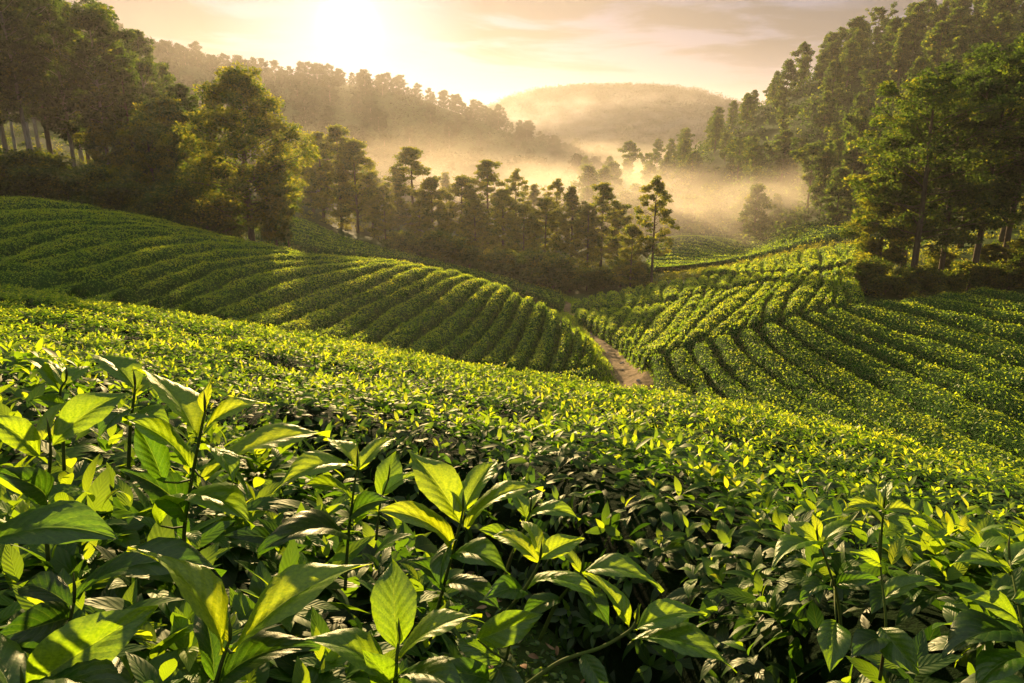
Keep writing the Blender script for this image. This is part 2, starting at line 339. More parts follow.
def put_leaves(acc, pos, d, nrm, ln, wd, bend, fold, tint, T, mi=0, wave=0.0):
    """pos base, d direction, nrm leaf's upper side; all arrays of n"""
    ty, tv, faces = T; n = len(pos)
    if n == 0: return
    d = unit(d); x = unit(np.cross(d, nrm)); z = np.cross(x, d)
    b = np.where(np.abs(bend) < 1e-3, 1e-3, bend)[:, None]
    th = b*ty[None]
    py = np.sin(th)/b; pz = -(1-np.cos(th))/b          # droops away from the upper side
    wv = wprof(ty)[None]*wd[:, None]*0.5
    if len(ty) <= 4: wv = np.array([0, 1, 1, 0])[None]*wd[:, None]*0.5
    lx = wv*tv[None]/ln[:, None]
    av = np.abs(tv)[None]
    up = np.abs(lx)*fold[:, None]*(1.35-0.9*av)
    if wave > 0:
        ph = (ty*8-np.abs(tv)**0.8*2.3)[None]*2*pi
        up = up+wave*0.006*np.cos(ph)*np.minimum(av*3, 1)*wprof(ty)[None]
        up = up+wave*0.03*np.sin(ty[None]*9+pos[:, :1]*300)*av**2*np.sign(tv)[None]
        lx = lx*(1+0.035*np.sign(np.sin(ty*2*pi*26))[None]*(av > .95))
    ca = np.cos(th); sa = np.sin(th)
    Yl = py+up*sa; Zl = pz+up*ca
    P = pos[:, None]+ln[:, None, None]*(lx[..., None]*x[:, None]+Yl[..., None]*d[:, None]+Zl[..., None]*z[:, None])
    m = len(ty); at_ = np.empty((n, m, 3), np.float32); at_[..., 0] = ty; at_[..., 1] = tv; at_[..., 2] = tint[:, None]
    off = (np.arange(n)*m)[:, None, None]
    acc.add(P.reshape(-1, 3), [(f[None]+off).reshape(-1, f.shape[1]) for f in faces], at_.reshape(-1, 3), mi)

# ---------------------------------------------------------------- tea rows
def resample(P, nst):
    P = np.asarray(P, float); s = np.concatenate([[0], np.cumsum(np.linalg.norm(np.diff(P[:, :2], axis=0), axis=1))])
    t = np.linspace(0, s[-1], nst); return np.stack([np.interp(t, s, P[:, k]) for k in range(2)], 1)
def smooth_line(P, k=3):
    """Catmull-Rom through the points"""
    P = np.asarray(P, float)[:, :2]
    if len(P) < 3: return P
    Q = np.concatenate([[2*P[0]-P[1]], P, [2*P[-1]-P[-2]]]); out = []
    for i in range(1, len(Q)-2):
        for t in np.linspace(0, 1, k, endpoint=False):
            a, b, c, d = Q[i-1], Q[i], Q[i+1], Q[i+2]
            out.append(0.5*((2*b)+(-a+c)*t+(2*a-5*b+4*c-d)*t*t+(-a+3*b-3*c+d)*t**3))
    out.append(Q[-2]); return np.array(out)
def extend(P, a, b):
    P = np.asarray(P, float)[:, :2]
    q = [P]
    if a: q.insert(0, (P[0]+unit(P[0]-P[1])*a)[None])
    if b: q.append((P[-1]+unit(P[-1]-P[-2])*b)[None])
    return np.concatenate(q)
NROW = [0]
def row_mesh(A, B, step=0.4, hgt=0.85, gap=0.09, leaf=0.10, dens=110, tpl=None, m=11, shoots=0.0, tint0=0.0, lump=0.10, flat=3.0, zoff=0.0, endtap=0.7, inset=None):
    """one clipped tea row between two aisle lines on the hill: inner bulk and a coat of leaves"""
    A = smooth_line(A); B = smooth_line(B)
    La = np.linalg.norm(np.diff(A, axis=0), axis=1).sum(); Lb = np.linalg.norm(np.diff(B, axis=0), axis=1).sum(); Ln = max(La, Lb)
    nst = max(6, int(Ln/step)); A = resample(A, nst); B = resample(B, nst)
    seed = NROW[0]; NROW[0] += 1
    wid = np.linalg.norm(A-B, axis=1)
    t = np.linspace(0, 1, nst); e = np.clip(np.minimum(t, 1-t)*Ln/endtap, 0, 1); taper = np.sqrt(1-(1-e)**2)
    taper = np.maximum(taper, 0.12)
    g = (gap+0.05*(vnoise(t*Ln*0.6, seed*7.1)-0.5))/np.maximum(wid, .3)
    sv = np.linspace(-1, 1, m); sv = np.sign(sv)*np.abs(sv)**0.8
    half = (0.5-g)*np.minimum(1, 0.45+0.55*taper)
    S = 0.5+sv[None]*half[:, None]
    XY = A[:, None]*(1-S[..., None])+B[:, None]*S[..., None]
    prof = (1-np.abs(sv)**flat)**(1/2.2)
    h = hgt*prof[None]*taper[:, None]
    h = h*(1+1.6*lump*(vnoise(XY[..., 0]*0.9, XY[..., 1]*0.9, seed)-0.5)+lump*1.4*(vnoise(XY[..., 0]*2.6, XY[..., 1]*2.6, seed+9)-0.5))
    base = ground(XY[..., 0], XY[..., 1])+zoff
    Z = base-0.05+h
    co = np.concatenate([XY, Z[..., None]], -1)
    idx = np.arange(nst*m).reshape(nst, m)
    f = np.stack([idx[:-1, :-1], idx[:-1, 1:], idx[1:, 1:], idx[1:, :-1]], -1).reshape(-1, 4)
    caps = [idx[0][::-1][None], idx[-1][None]]
    acc = Acc()
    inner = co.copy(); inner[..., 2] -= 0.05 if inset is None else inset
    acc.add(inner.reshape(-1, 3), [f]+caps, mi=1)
    # scatter
    q = co; a, b, c, d = q[:-1, :-1], q[:-1, 1:], q[1:, 1:], q[1:, :-1]
    nv = np.cross(b-a, d-a)+np.cross(d-c, b-c)
    area = 0.5*np.linalg.norm(nv, axis=-1); nv = unit(nv); flip = (nv[..., 2] < 0); nv[flip] *= -1
    ar = area.ravel(); tot = ar.sum(); n = int(tot*dens)
    k = rng.choice(len(ar), n, p=ar/tot); u = rng.random((n, 1)); v = rng.random((n, 1))
    a, b, c, d, nv = [z.reshape(-1, 3)[k] for z in (a, b, c, d, nv)]
    P = (a*(1-u)+b*u)*(1-v)+(d*(1-u)+c*u)*v
    sid = (np.asarray(k) % (m-1)+u[:, 0])/(m-1)*2-1
    return acc, P, nv, sid
def leaf_coat(acc, P, nv, leaf, T, tint0=0.0, mi=0, depth=0.05, erect=0.55, var=.5):
    n = len(P)
    # loose clumps: leaf direction mostly outward and sideways
    ang = rng.random(n)*2*pi
    t1 = unit(np.cross(nv, np.stack([np.cos(ang), np.sin(ang), 0.2+0*ang], -1)))
    up = np.array([[0, 0, 1.0]])
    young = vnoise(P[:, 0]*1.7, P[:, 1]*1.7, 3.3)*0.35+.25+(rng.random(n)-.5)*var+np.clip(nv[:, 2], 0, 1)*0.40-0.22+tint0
    lift = rng.normal(erect, 0.3, n)
    d = unit(t1+nv*np.clip(lift, .05, 1.2)[:, None]*0.8+up*0.25*(young[:, None]))
    P2 = P-nv*depth*0.5+nv*rng.normal(0, depth*0.8, n)[:, None]
    nr = unit(nv*0.8+up*0.7+rng.normal(0, 0.45, (n, 3)))
    ln = leaf*rng.uniform(0.65, 1.25, n)
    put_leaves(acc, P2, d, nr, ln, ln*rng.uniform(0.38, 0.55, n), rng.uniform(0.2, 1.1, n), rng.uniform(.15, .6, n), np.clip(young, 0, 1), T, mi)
ORD = 'first second third fourth fifth sixth seventh eighth ninth tenth eleventh twelfth thirteenth fourteenth fifteenth sixteenth seventeenth eighteenth nineteenth'.split()
def ordw(i):
    """i from 0"""
    if i < 19: return ORD[i]
    tens = {1: 'twentieth', 2: 'thirtieth', 3: 'fortieth'}; w_ = {2: 'twenty', 3: 'thirty'}
    k = i+1
    return tens[k//10-1] if k % 10 == 0 else w_[k//10]+'-'+ORD[k % 10-1]
def tea_row(A, B, label, group, leaf=0.11, dens=110, **kw):
    tint0 = kw.pop('tint0', 0.0)
    acc, P, nv, sid = row_mesh(A, B, leaf=leaf, dens=dens, **kw)
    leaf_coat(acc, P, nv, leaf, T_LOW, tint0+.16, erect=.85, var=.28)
    o = link('tea_row', acc.mesh('tea_row', [M_TEA, M_BODYF]))
    prop(o, label, 'tea row', group); return o
def side_lines(Cn, wdt):
    Cn = smooth_line(Cn); t = np.gradient(Cn, axis=0); nn = unit(np.stack([-t[:, 1], t[:, 0]], 1))
    return Cn+nn*wdt/2, Cn-nn*wdt/2

# ---------------------------------------------------------------- the ground
us = np.linspace(-2.3, 2.3, 380); vv = np.linspace(math.log(0.8), math.log(1250), 560)
U, V = np.meshgrid(us, vv); Yw = np.exp(V)-Y0; Xw = U*np.exp(V)
Z = ground(Xw, Yw)
rr = np.hypot(Xw, Yw)
Z = Z+0.10*(vnoise(Xw*0.8, Yw*0.8, 1)-0.5)*np.clip(rr/6, .3, 1)+np.clip(rr-60, 0, 200)/200*3.0*(vnoise(Xw*0.06, Yw*0.06, 2)-0.5)
HAZE_TOP = float(Z.max())+18
print('Z', Z.min(), Z.max())
idx = np.arange(Z.size).reshape(Z.shape)
gf = np.stack([idx[:-1, :-1], idx[:-1, 1:], idx[1:, 1:], idx[1:, :-1]], -1).reshape(-1, 4)
prop(link('ground', np_mesh('ground', np.stack([Xw, Yw, Z], -1).reshape(-1, 3), [gf], M_GROUND)), kind='structure')
def gz(x, y): return ground(x, y)

# dirt path in the valley
pc = hits([(553, 299), (566, 307), (580, 318), (592, 330), (602, 343), (611, 355), (620, 368), (634, 384)], 20, off=-SOIL)[:, :2]
pc = extend(pc, 8, 4); pc = smooth_line(pc, 30)
tt = unit(np.gradient(pc, axis=0)); nn = np.stack([-tt[:, 1], tt[:, 0]], 1)
ss = np.linspace(-1, 1, 25); ql = np.linspace(0, 1, len(pc))
hw = 0.55+0.28*ql+0.35*(vnoise(np.arange(len(pc))*0.11, 2)-0.5)
pw_ = pc[:, None]+nn[:, None]*(ss[None, :, None]*hw[:, None, None])
pz = ground(pw_[..., 0], pw_[..., 1])+0.10-0.05*(1-ss[None]**2)-0.10*(np.abs(ss[None]) > .99)+0.05*vnoise(pw_[..., 0]*3, pw_[..., 1]*3, 5)+0.05*vnoise(pw_[..., 0]*9, pw_[..., 1]*9, 6)-0.05*np.exp(-((np.abs(ss[None])-.45)/.18)**2)
idx = np.arange(pz.size).reshape(pz.shape)
pf = np.stack([idx[:-1, :-1], idx[:-1, 1:], idx[1:, 1:], idx[1:, :-1]], -1).reshape(-1, 4)
prop(link('dirt_path', np_mesh('dirt_path', np.concatenate([pw_, pz[..., None]], -1).reshape(-1, 3), [pf], M_PATH)), kind='structure')

# ---------------------------------------------------------------- tea rows of the left hill (aisle lines, from the crest at the left round to the path)
LG = [
 [(-90,190),(0,193),(60,199),(100,207)],
 [(-90,210),(0,205),(60,205),(110,209),(135,213)],
 [(-90,232),(0,222),(37,219),(78,217),(123,219),(160,221)],
 [(-90,256),(0,236),(31,229),(61,224),(107,222),(150,224),(195,230)],
 [(-70,275),(0,252),(25,242),(61,233),(115,229),(174,230),(222,236)],
 [(10,260),(37,254),(82,243),(123,236),(184,233),(246,241)],
 [(45,270),(75,264),(123,250),(178,240),(225,239),(268,246)],
 [(98,277),(154,258),(210,247),(266,247),(300,251)],
 [(128,284),(164,272),(210,258),(272,252),(325,254)],
 [(158,290),(190,276),(221,265),(276,258),(345,257)],
 [(182,297),(241,273),(290,264),(364,259)],
 [(208,305),(272,282),(313,272),(376,261)],
 [(236,314),(292,294),(344,278),(392,264)],
 [(268,324),(313,306),(374,282),(412,266)],
 [(306,331),(354,306),(400,286),(433,269.5)],
 [(340,338),(380,308),(415,290),(449,274)],
 [(365,343),(388,326),(425,303),(464,277)],
 [(395,348),(425,326),(459,302),(481,282)],
 [(425,352),(474,314),(495,287)],
 [(450,355),(485,327),(508,291)],
 [(475,358),(506,325),(521,296)],
 [(500,361),(519,334),(534,300)],
 [(524,363),(537,336),(547,306)],
 [(546,365),(557,340),(561,313)],
 [(563,366),(571,343),(573,321)],
 [(578,365),(584,346),(583,328)],
 [(590,361),(595,350),(592,338)],
]
def lines(G, e0, e1, ymin=14): return [extend(hits(g, ymin)[:, :2], e0, e1) for g in G]
WL = [extend(hits(g, 14)[:, :2], 0.3, 2.5 if i < 19 else (1.2 if i < 23 else .1)) for i, g in enumerate(LG)]
nL = len(WL)-1
for i in range(nL):
    k = nL-1-i
    lab = '%s tea row on the left hill, counting from the dirt path end' % ordw(k)
    if i == 0: lab = 'tea row along the very crest of the left hill, below the dark wood'
    if k == 0: lab = 'short tea row at the tip of the left hill, next to the dirt path'
    tea_row(WL[i], WL[i+1], lab, 'tea rows of the left hill', leaf=0.115, dens=190, gap=0.11, flat=3.8, tint0=.10)
# short rounded rows at the foot of the left hill
SH = [((-60,256),(24,259),12), ((-60,263),(51,266.5),12), ((-60,274),(76,273),13), ((10,287),(110,280.5),13), ((72,295),(139,288),13), ((114,301),(171,297.5),12),
      ((146,308.5),(199,303.5),12), ((184,314),(232,309),11), ((214,319),(262,316),10), ((246,325),(296,323.5),9), ((285,331),(330,330),9), ((318,337),(362,337),9), ((352,344),(396,343),9)]
for i, (a, b, hpx) in enumerate(SH):
    m_ = ((a[0]+b[0])/2, (a[1]+b[1])/2-1.5)
    up_ = hits([(x, y-hpx*.55) for x, y in (a, m_, b)], 16)[:, :2]; dn = hits([(x, y+hpx*.55) for x, y in (a, m_, b)], 16)[:, :2]
    tea_row(up_, dn, 'short rounded tea row below the left hill, %s of them from the left' % ordw(i), 'short tea rows at the foot of the left hill', leaf=0.10, dens=130, gap=0.07, flat=2.6, endtap=1.0)
# two long rows wrapping the foot of the hill
for i, (y1, y2, nm) in enumerate([(0, 5.5, 'nearer the hill'), (6.5, 12, 'farther from the hill')]):
    g = [(396, 350), (440, 357), (490, 363), (540, 368), (580, 369), (600, 364)]
    a = hits([(x+(3 if i else 0), y+y1) for x, y in g], 14)[:, :2]; b = hits([(x+(3 if i else 0), y+y2) for x, y in g], 14)[:, :2]
    tea_row(a, b, 'low tea row round the foot of the left hill, %s' % nm, 'tea rows wrapping the left hill', leaf=0.10, dens=120, gap=0.06, flat=2.5)

# ---------------------------------------------------------------- valley strip behind the left hill
inn = hits([(262, 236), (300, 243), (340, 250), (400, 257), (454, 269), (500, 281), (540, 295), (562, 303)], 47)[:, :2]
out_ = hits([(270, 214), (300, 217), (340, 234), (395, 249), (450, 263), (500, 274), (540, 285), (566, 293)], 50)[:, :2]
nV = 8
for i in range(nV):
    A_ = inn*(1-i/nV)+out_*(i/nV); B_ = inn*(1-(i+1)/nV)+out_*((i+1)/nV)
    tea_row(A_, B_, 'tea row in the shaded strip behind the left hill, %s from the hill' % ordw(i), 'tea rows in the valley strip', leaf=0.2, dens=34, step=0.8, gap=0.18, m=9)

# ---------------------------------------------------------------- near right slope
R0 = [
 [(645,354),(652,378),(668,394),(700,408)],
 [(666,350),(680,374),(705,393),(735,408)],
 [(689,343),(708,375),(735,396),(770,414)],
 [(711,337),(726,362),(755,387),(795,408),(840,428)],
 [(733,330),(755,354),(780,375),(823,405),(875,431),(923,455),(960,474)],
 [(756,324),(784,350),(816,373),(850,395),(880,415),(932,441),(994,469),(1060,500)],
 [(779,318),(814,344),(850,364),(885,382),(923,402),(961,422),(1024,448),(1080,468)],
 [(802,312),(850,338),(896,359),(945,381),(1024,412),(1090,434)],
 [(820,308),(845,322),(882,338),(929,354),(978,370),(1024,385),(1100,408)],
 [(838,303),(876,318),(929,332),(978,346),(1024,360),(1100,380)],
 [(858,299.5),(895,306),(929,314),(978,326),(1024,338),(1100,356)],
 [(890,297),(930,303),(975,311),(1024,321),(1100,335)],
 [(922,292.5),(975,300),(1024,309),(1100,320)],
 [(955,289),(990,293),(1024,299),(1100,308)],
 [(985,285),(1024,290),(1100,297)],
]
WR = lines(R0, 0.2, 1.5, 12)
for i in range(len(WR)-1):
    lab = '%s long tea row on the near right slope, counting from the dirt path' % ordw(i)
    if i == len(WR)-2: lab = 'uppermost tea row of the near right slope, under the dark right trees'
    tea_row(WR[i], WR[i+1], lab, 'long tea rows of the near right slope', leaf=0.105, dens=150 if i < 9 else 120, gap=0.17, tint0=.05, flat=3.4, lump=0.09)
# ---------------------------------------------------------------- three blocks of short rows climbing behind it
def block(T_, B_, n_, name, grp, first, leaf, dens, ymin=25, gap=0.05, step=0.35, flat=3.2):
    T_ = resample(smooth_line(hits(T_, ymin)[:, :2], 6), n_+1); B_ = resample(smooth_line(hits(B_, ymin)[:, :2], 6), n_+1)
    ln = []
    for j in range(n_+1):
        a, b = B_[j], T_[j]; m_ = (a+b)/2; tv = b-a; m_ = m_+np.array([tv[1], -tv[0]])*0.05*math.sin(j*1.3)+rng.normal(0, .05, 2)
        ln.append(np.array([a, m_, b]))
    for j in range(n_):
        tea_row(ln[j], ln[j+1], '%s, %s' % (name, first % ordw(j)), grp, leaf=leaf, dens=dens, gap=gap, step=step, flat=flat, lump=0.16, m=9, tint0=.14)
Tc = [(574,306),(600,307),(626,305),(660,301),(683,296),(721,289),(763,281),(803,273),(860,263)]
Bc = [(578,313),(600,326),(623,342),(644,358),(665,346),(689,339),(732,329),(781,315),(868,298)]
block(Tc, Bc, 24, 'short bright tea row up from the path', 'short tea rows of the middle right slope', '%s from the path', 0.12, 120)
T2 = [(572,299),(600,291.5),(640,283.5),(680,277),(711,274),(758,272),(812,267)]
B2 = [(570,303.5),(600,304),(626,302),(660,298),(683,293),(721,286),(763,279),(812,270)]
block(T2, B2, 20, 'short tea row of the second block up the right valley', 'short tea rows of the second right block', '%s from the left', 0.15, 80, 44)
T3 = [(700,268),(742,262),(775,254),(804,248),(845,242),(885,238)]
B3 = [(705,271),(735,271),(758,269.5),(803,266),(853,261),(890,257)]
block(T3, B3, 16, 'short tea row of the third block beside the leaning right tree', 'short tea rows of the third right block', '%s from the left', 0.17, 60, 56)
# misty field
g4 = [[(652,279),(695,275.5),(735,271.5)], [(645,272),(690,270),(735,267)], [(640,265),(685,265),(735,263)], [(645,258),(690,259),(760,257)], [(648,252),(700,254),(790,250)], [(655,246),(705,248),(820,244)], [(660,241),(712,243),(850,238)], [(668,236),(720,238),(862,232)], [(676,232),(730,233.5),(870,226)]]
W4 = [hits(g, 78)[:, :2] for g in g4]
k = 0
for i in range(len(W4)-1):
    for s in range(2):
        A_ = W4[i]*(1-s/2)+W4[i+1]*(s/2); B_ = W4[i]*(1-(s+1)/2)+W4[i+1]*((s+1)/2)
        tea_row(A_, B_, 'faint tea row in the misty field at the valley end, %s from the front' % ordw(k), 'tea rows in the misty field', leaf=0.3, dens=12, step=1.2, gap=0.25, m=7); k += 1

# ---------------------------------------------------------------- rows on the camera's own slope
def shoots_on(acc, P, nv, T, leaf, mi=0, stem=False, tint0=0.0):
    n = len(P)
    if not n: return
    up = np.array([[0, 0, 1.0]])
    side = 1-np.clip(nv[:, 2], 0, 1)
    ax = unit(nv*0.55+up*(0.75-0.5*side)[:, None]+rng.normal(0, .28, (n, 3)))
    ref = unit(np.cross(ax, rng.normal(0, 1, (n, 3)))); ref2 = np.cross(ax, ref)
    hgt = rng.uniform(.04, .13, n)*(1-0.6*side)*(leaf/.085)
    vig = vnoise(P[:, 0]*1.3, P[:, 1]*1.3, 5.5)
    a0 = rng.random(n)*2*pi
    K = 6
    for k in range(K):
        f = k/(K-1)
        az = a0+k*2.4+rng.normal(0, .25, n)
        pit = np.clip(rng.normal(1.28-0.78*f, .18, n)+0.35*side, .12, 1.9)        # angle away from the shoot's axis
        rad = ref*np.cos(az)[:, None]+ref2*np.sin(az)[:, None]
        d = unit(ax*np.cos(pit)[:, None]+rad*np.sin(pit)[:, None])
        nr = unit(ax*np.sin(pit)[:, None]-rad*np.cos(pit)[:, None]+rng.normal(0, .15, (n, 3)))
        base = P+ax*(hgt*(0.25+0.75*f))[:, None]
        ln = leaf*rng.uniform(.8, 1.25, n)*(1.12-0.62*f**2)
        tint = np.clip(0.18+0.60*f+0.35*(vig-.5)-0.30*side+rng.normal(0, .10, n)+tint0, 0, 1)
        put_leaves(acc, base, d, nr, ln, ln*rng.uniform(.34, .44, n), rng.uniform(.3, 1.15, n), rng.uniform(.2, .6, n), tint, T, mi)
def near_row(A, B, label, name='tea_row', fine=True, dens=62, hgt=0.85, gap=0.06, flat=2.8, lump=.10, dmax=99, cull=None, **kw):
    acc, P, nv, sid = row_mesh(A, B, dens=dens*3.2, hgt=hgt, gap=gap, flat=flat, step=0.22, m=15, lump=lump, leaf=.09, endtap=.5, inset=.13, **kw)
    dist = np.linalg.norm(P, axis=1)
    ok = np.ones(len(P), bool) if cull is None else ~cull(P)
    sh = (rng.random(len(P)) < 1/3.2) & ok
    crest = (dist > 9) & ok
    lo, mid, hi = dist > 9.5, (dist > 2.9) & (dist <= 9.5), dist <= 2.9
    for msk, T, mi in ((lo, T_LOW, 0), (mid, T_MID, 0), (hi, T_HI, 2)):
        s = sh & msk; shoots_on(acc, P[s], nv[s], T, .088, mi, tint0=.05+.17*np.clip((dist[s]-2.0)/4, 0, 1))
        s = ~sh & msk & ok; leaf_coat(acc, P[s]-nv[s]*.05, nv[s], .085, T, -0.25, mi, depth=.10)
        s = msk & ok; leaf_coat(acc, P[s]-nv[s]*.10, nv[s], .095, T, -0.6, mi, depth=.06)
    s = ok & (dist < 2.0); shoots_on(acc, P[s][::3], nv[s][::3], T_HI, .092, 2)
    s = ok & (dist < 1.5); shoots_on(acc, P[s][::2]-nv[s][::2]*.03, nv[s][::2], T_HI, .105, 2, tint0=-.18)
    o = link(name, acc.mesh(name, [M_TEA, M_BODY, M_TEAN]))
    prop(o, label, 'tea row', 'tea rows on the bright near slope'); return o
EDGE = smooth_line(np.array([(-15, 7.6), (-11, 6.9), (-7.5, 6.1), (-5, 5.4), (-3.2, 4.75), (-1.3, 3.8), (-.2, 2.85), (.32, 1.95), (.50, 1.1), (.55, .2), (.6, -1), (.6, -3.2)]), 5)
def offset(Ln, dd):
    t = unit(np.gradient(Ln, axis=0)); return Ln+np.stack([-t[:, 1], t[:, 0]], 1)*dd
EDGE_O = [EDGE]
for k in range(10):
    nx_ = offset(EDGE_O[-1], 1.55)
    nx_ = resample(nx_, 60); nx_[1:-1] = (nx_[:-2]+nx_[1:-1]*2+nx_[2:])/4
    EDGE_O.append(nx_[nx_[:, 1] > -3.4])
roww = ['second', 'third', 'fourth', 'fifth', 'sixth', 'seventh', 'eighth', 'ninth', 'tenth', 'eleventh']
def out_of_sight(P):
    # strip far to the side or behind the camera that no near viewpoint shows
    return (P[:, 1] < -.6) | (np.abs(P[:, 0]) > 0.95*np.maximum(P[:, 1], 0)+3.0)
ROWS_F = []
for k in range(9):
    lab = 'bright %s tea row out from the camera on the near slope, beyond the bare aisle' % roww[k]
    o = near_row(EDGE_O[k+1], EDGE_O[k], lab, dens=[66, 62, 56, 54, 50, 44, 36, 26, 20][k], gap=[.03, .03, .02, .01, .01, .01, .02, .03, .04][k], flat=3.4, lump=.12, cull=out_of_sight)
    ROWS_F.append(o)
A_O = [(-15, 7.1), (-11, 6.4), (-7.5, 5.6), (-5, 4.85), (-3.2, 4.15), (-1.5, 3.2), (-.6, 2.35), (-.14, 1.6), (.08, 1.0), (.12, .3), (.1, -1.5)]
A_I = [(-15, 5.5), (-11, 4.9), (-7.5, 4.1), (-5, 3.4), (-3.4, 2.75), (-2.3, 1.95), (-1.75, 1.25), (-1.5, .8), (-1.4, .3), (-1.4, -.3), (-1.4, -1.5)]
rowA = near_row(A_O, A_I, 'nearest tea row with large glossy leaves, bottom left in front of the aisle', dens=60, gap=.02, flat=3.2, cull=out_of_sight)
rowZ = near_row([(x-.18, y-.1) for x, y in A_I], [(-15, 3.8), (-11, 3.2), (-7.5, 2.5), (-5, 1.7), (-3.9, .9), (-3.2, 0), (-3.1, -1.5)], 'shaded tea row at the far left edge beside the nearest row', dens=50, gap=.03, flat=3.2, cull=out_of_sight)

# weeds and fallen leaves in the bare aisle
acc = Acc(); n = 9000
sel = rng.random((n, 1))*(len(EDGE)-1); i0 = sel[:, 0].astype(int); i0 = np.minimum(i0, len(EDGE)-2)
q = EDGE[i0]*(1-(sel-i0[:, None]))+EDGE[i0+1]*(sel-i0[:, None]); q = q+rng.normal(-.2, .25, (n, 2)); q = q[(q[:, 1] > .2) & (q[:, 0] > -5)]
n = len(q); P = np.column_stack([q, ground(q[:, 0], q[:, 1])+rng.uniform(0, .05, n)])
dr = unit(np.column_stack([rng.normal(0, 1, (n, 2)), rng.uniform(-.1, .6, n)]))
put_leaves(acc, P, dr, unit(np.array([[0, 0, 1.]])+rng.normal(0, .4, (n, 3))), rng.uniform(.018, .045, n), rng.uniform(.010, .022, n), rng.uniform(-.4, .9, n), rng.uniform(0, .5, n), rng.uniform(.2, .8, n), T_MID)
prop(link('ground_cover', acc.mesh('ground_cover', [M_TEA])), 'small green weeds covering the bare aisle between the two nearest rows', 'weeds', kind='stuff')
M_DRY = noise_mat('dry_leaf', [(0.10, 0.055, 0.025), (0.20, 0.12, 0.06), (0.30, 0.21, 0.12)], 30.0, 0.7, bump=.2, dist=.003)
acc = Acc(); k = rng.choice(n, 380, replace=False)
put_leaves(acc, P[k]+[0, 0, .03], dr[k]*[1, 1, .3], unit(np.array([[0, 0, 1.]])+rng.normal(0, .5, (380, 3))), rng.uniform(.04, .075, 380), rng.uniform(.018, .03, 380), rng.uniform(-1, 1.4, 380), rng.uniform(0, .9, 380), rng.random(380), T_HI)
prop(link('fallen_leaves', acc.mesh('fallen_leaves', [M_DRY])), 'dry brown fallen leaves lying in the bare aisle', 'leaf litter', kind='stuff')

# ---------------------------------------------------------------- the large shoots of the nearest plants
def tube(acc, P, R, ns=8, mi=0):
    P = np.asarray(P, float); R = np.asarray(R, float); t = unit(np.gradient(P, axis=0))
    a = unit(np.cross(t, np.array([0.31, 0.92, 0.17]))); b = np.cross(t, a)
    an = np.linspace(0, 2*pi, ns, endpoint=False)
    co = P[:, None]+R[:, None, None]*(a[:, None]*np.cos(an)[None, :, None]+b[:, None]*np.sin(an)[None, :, None])
    idx = np.arange(len(P)*ns).reshape(len(P), ns); nx2 = np.roll(idx, -1, 1)
    f = np.stack([idx[:-1], nx2[:-1], nx2[1:], idx[1:]], -1).reshape(-1, 4)
    acc.add(co.reshape(-1, 3), [f, idx[-1][None], idx[0][::-1][None]], mi=mi)
def at_depth(px, py, D):
    return ray(px, py)*D
def curve3(P, k=6):
    P = np.asarray(P, float); Q = np.concatenate([[2*P[0]-P[1]], P, [2*P[-1]-P[-2]]]); out = []
    for i in range(1, len(Q)-2):
        for t in np.linspace(0, 1, k, endpoint=False):
            a, b, c, d = Q[i-1:i+3]; out.append(0.5*((2*b)+(-a+c)*t+(2*a-5*b+4*c-d)*t*t+(-a+3*b-3*c+d)*t**3))
    out.append(Q[-2]); return np.array(out)
def hero_leaf(parent, bx, by, tx, ty, wpx, D, dD=0.0, bend=0.8, tint=0.75, fold=0.6, wr=0.40, lab=None, T=T_HERO):
    pb = at_depth(bx, by, D); pt = at_depth(tx, ty, D+dD)
    wpx = wpx*.84; bend = bend*1.1+.2
    c = pt-pb; ch = np.linalg.norm(c); c = c/ch
    v = -(pb+pt)/2; v = v-c*v.dot(c); v /= np.linalg.norm(v)
    s = np.cross(c, v); s = s if s[2] > 0 else -s
    W = wr*ch; wapp = wpx*D/F
    a = math.acos(min(1, max(.12, wapp/W)))
    W = max(W, wapp)
    nrm = v*math.cos(a)+s*math.sin(a)
    d = c*math.cos(bend/2)+nrm*math.sin(bend/2); nn_ = nrm*math.cos(bend/2)-c*math.sin(bend/2)
    ln = ch*(bend/2)/math.sin(bend/2) if bend > 1e-3 else ch
    acc = Acc(); one = np.ones(1)
    put_leaves(acc, pb[None], d[None], nn_[None], one*ln, one*W*1.18, one*bend, one*fold, one*tint, T, wave=1.0)
    o = link('leaf', acc.mesh('leaf', [M_HERO]), parent)
    if lab: o['label'] = lab
    return o
def shoot(parent, stem, leaves, r=.0017, D=.6):
    """stem: (px,py,D) from bottom to top; leaves: tuples for hero_leaf"""
    P = curve3([at_depth(*s) for s in stem]); acc = Acc()
    tube(acc, P, np.linspace(r*1.25, r*.6, len(P)))
    # terminal bud
    tube(acc, np.array([P[-1], P[-1]+(P[-1]-P[-3])*.6+[0, 0, .006], P[-1]+(P[-1]-P[-3])*.9+[0, 0, .016]]), [r*.7, r*.8, r*.1])
    # short leaf stalks
    for lf in leaves:
        b = at_depth(lf[0], lf[1], lf[5]); k = np.argmin(np.linalg.norm(P-b, axis=1))
        if np.linalg.norm(P[k]-b) > .003: tube(acc, np.array([P[k], (P[k]+b)/2-[0, 0, .002], b]), [r*.6, r*.55, r*.45], 6)
    s = link('shoot', acc.mesh('shoot', [M_STEM]), parent)
    for lf in leaves: hero_leaf(s, *lf)
    return s
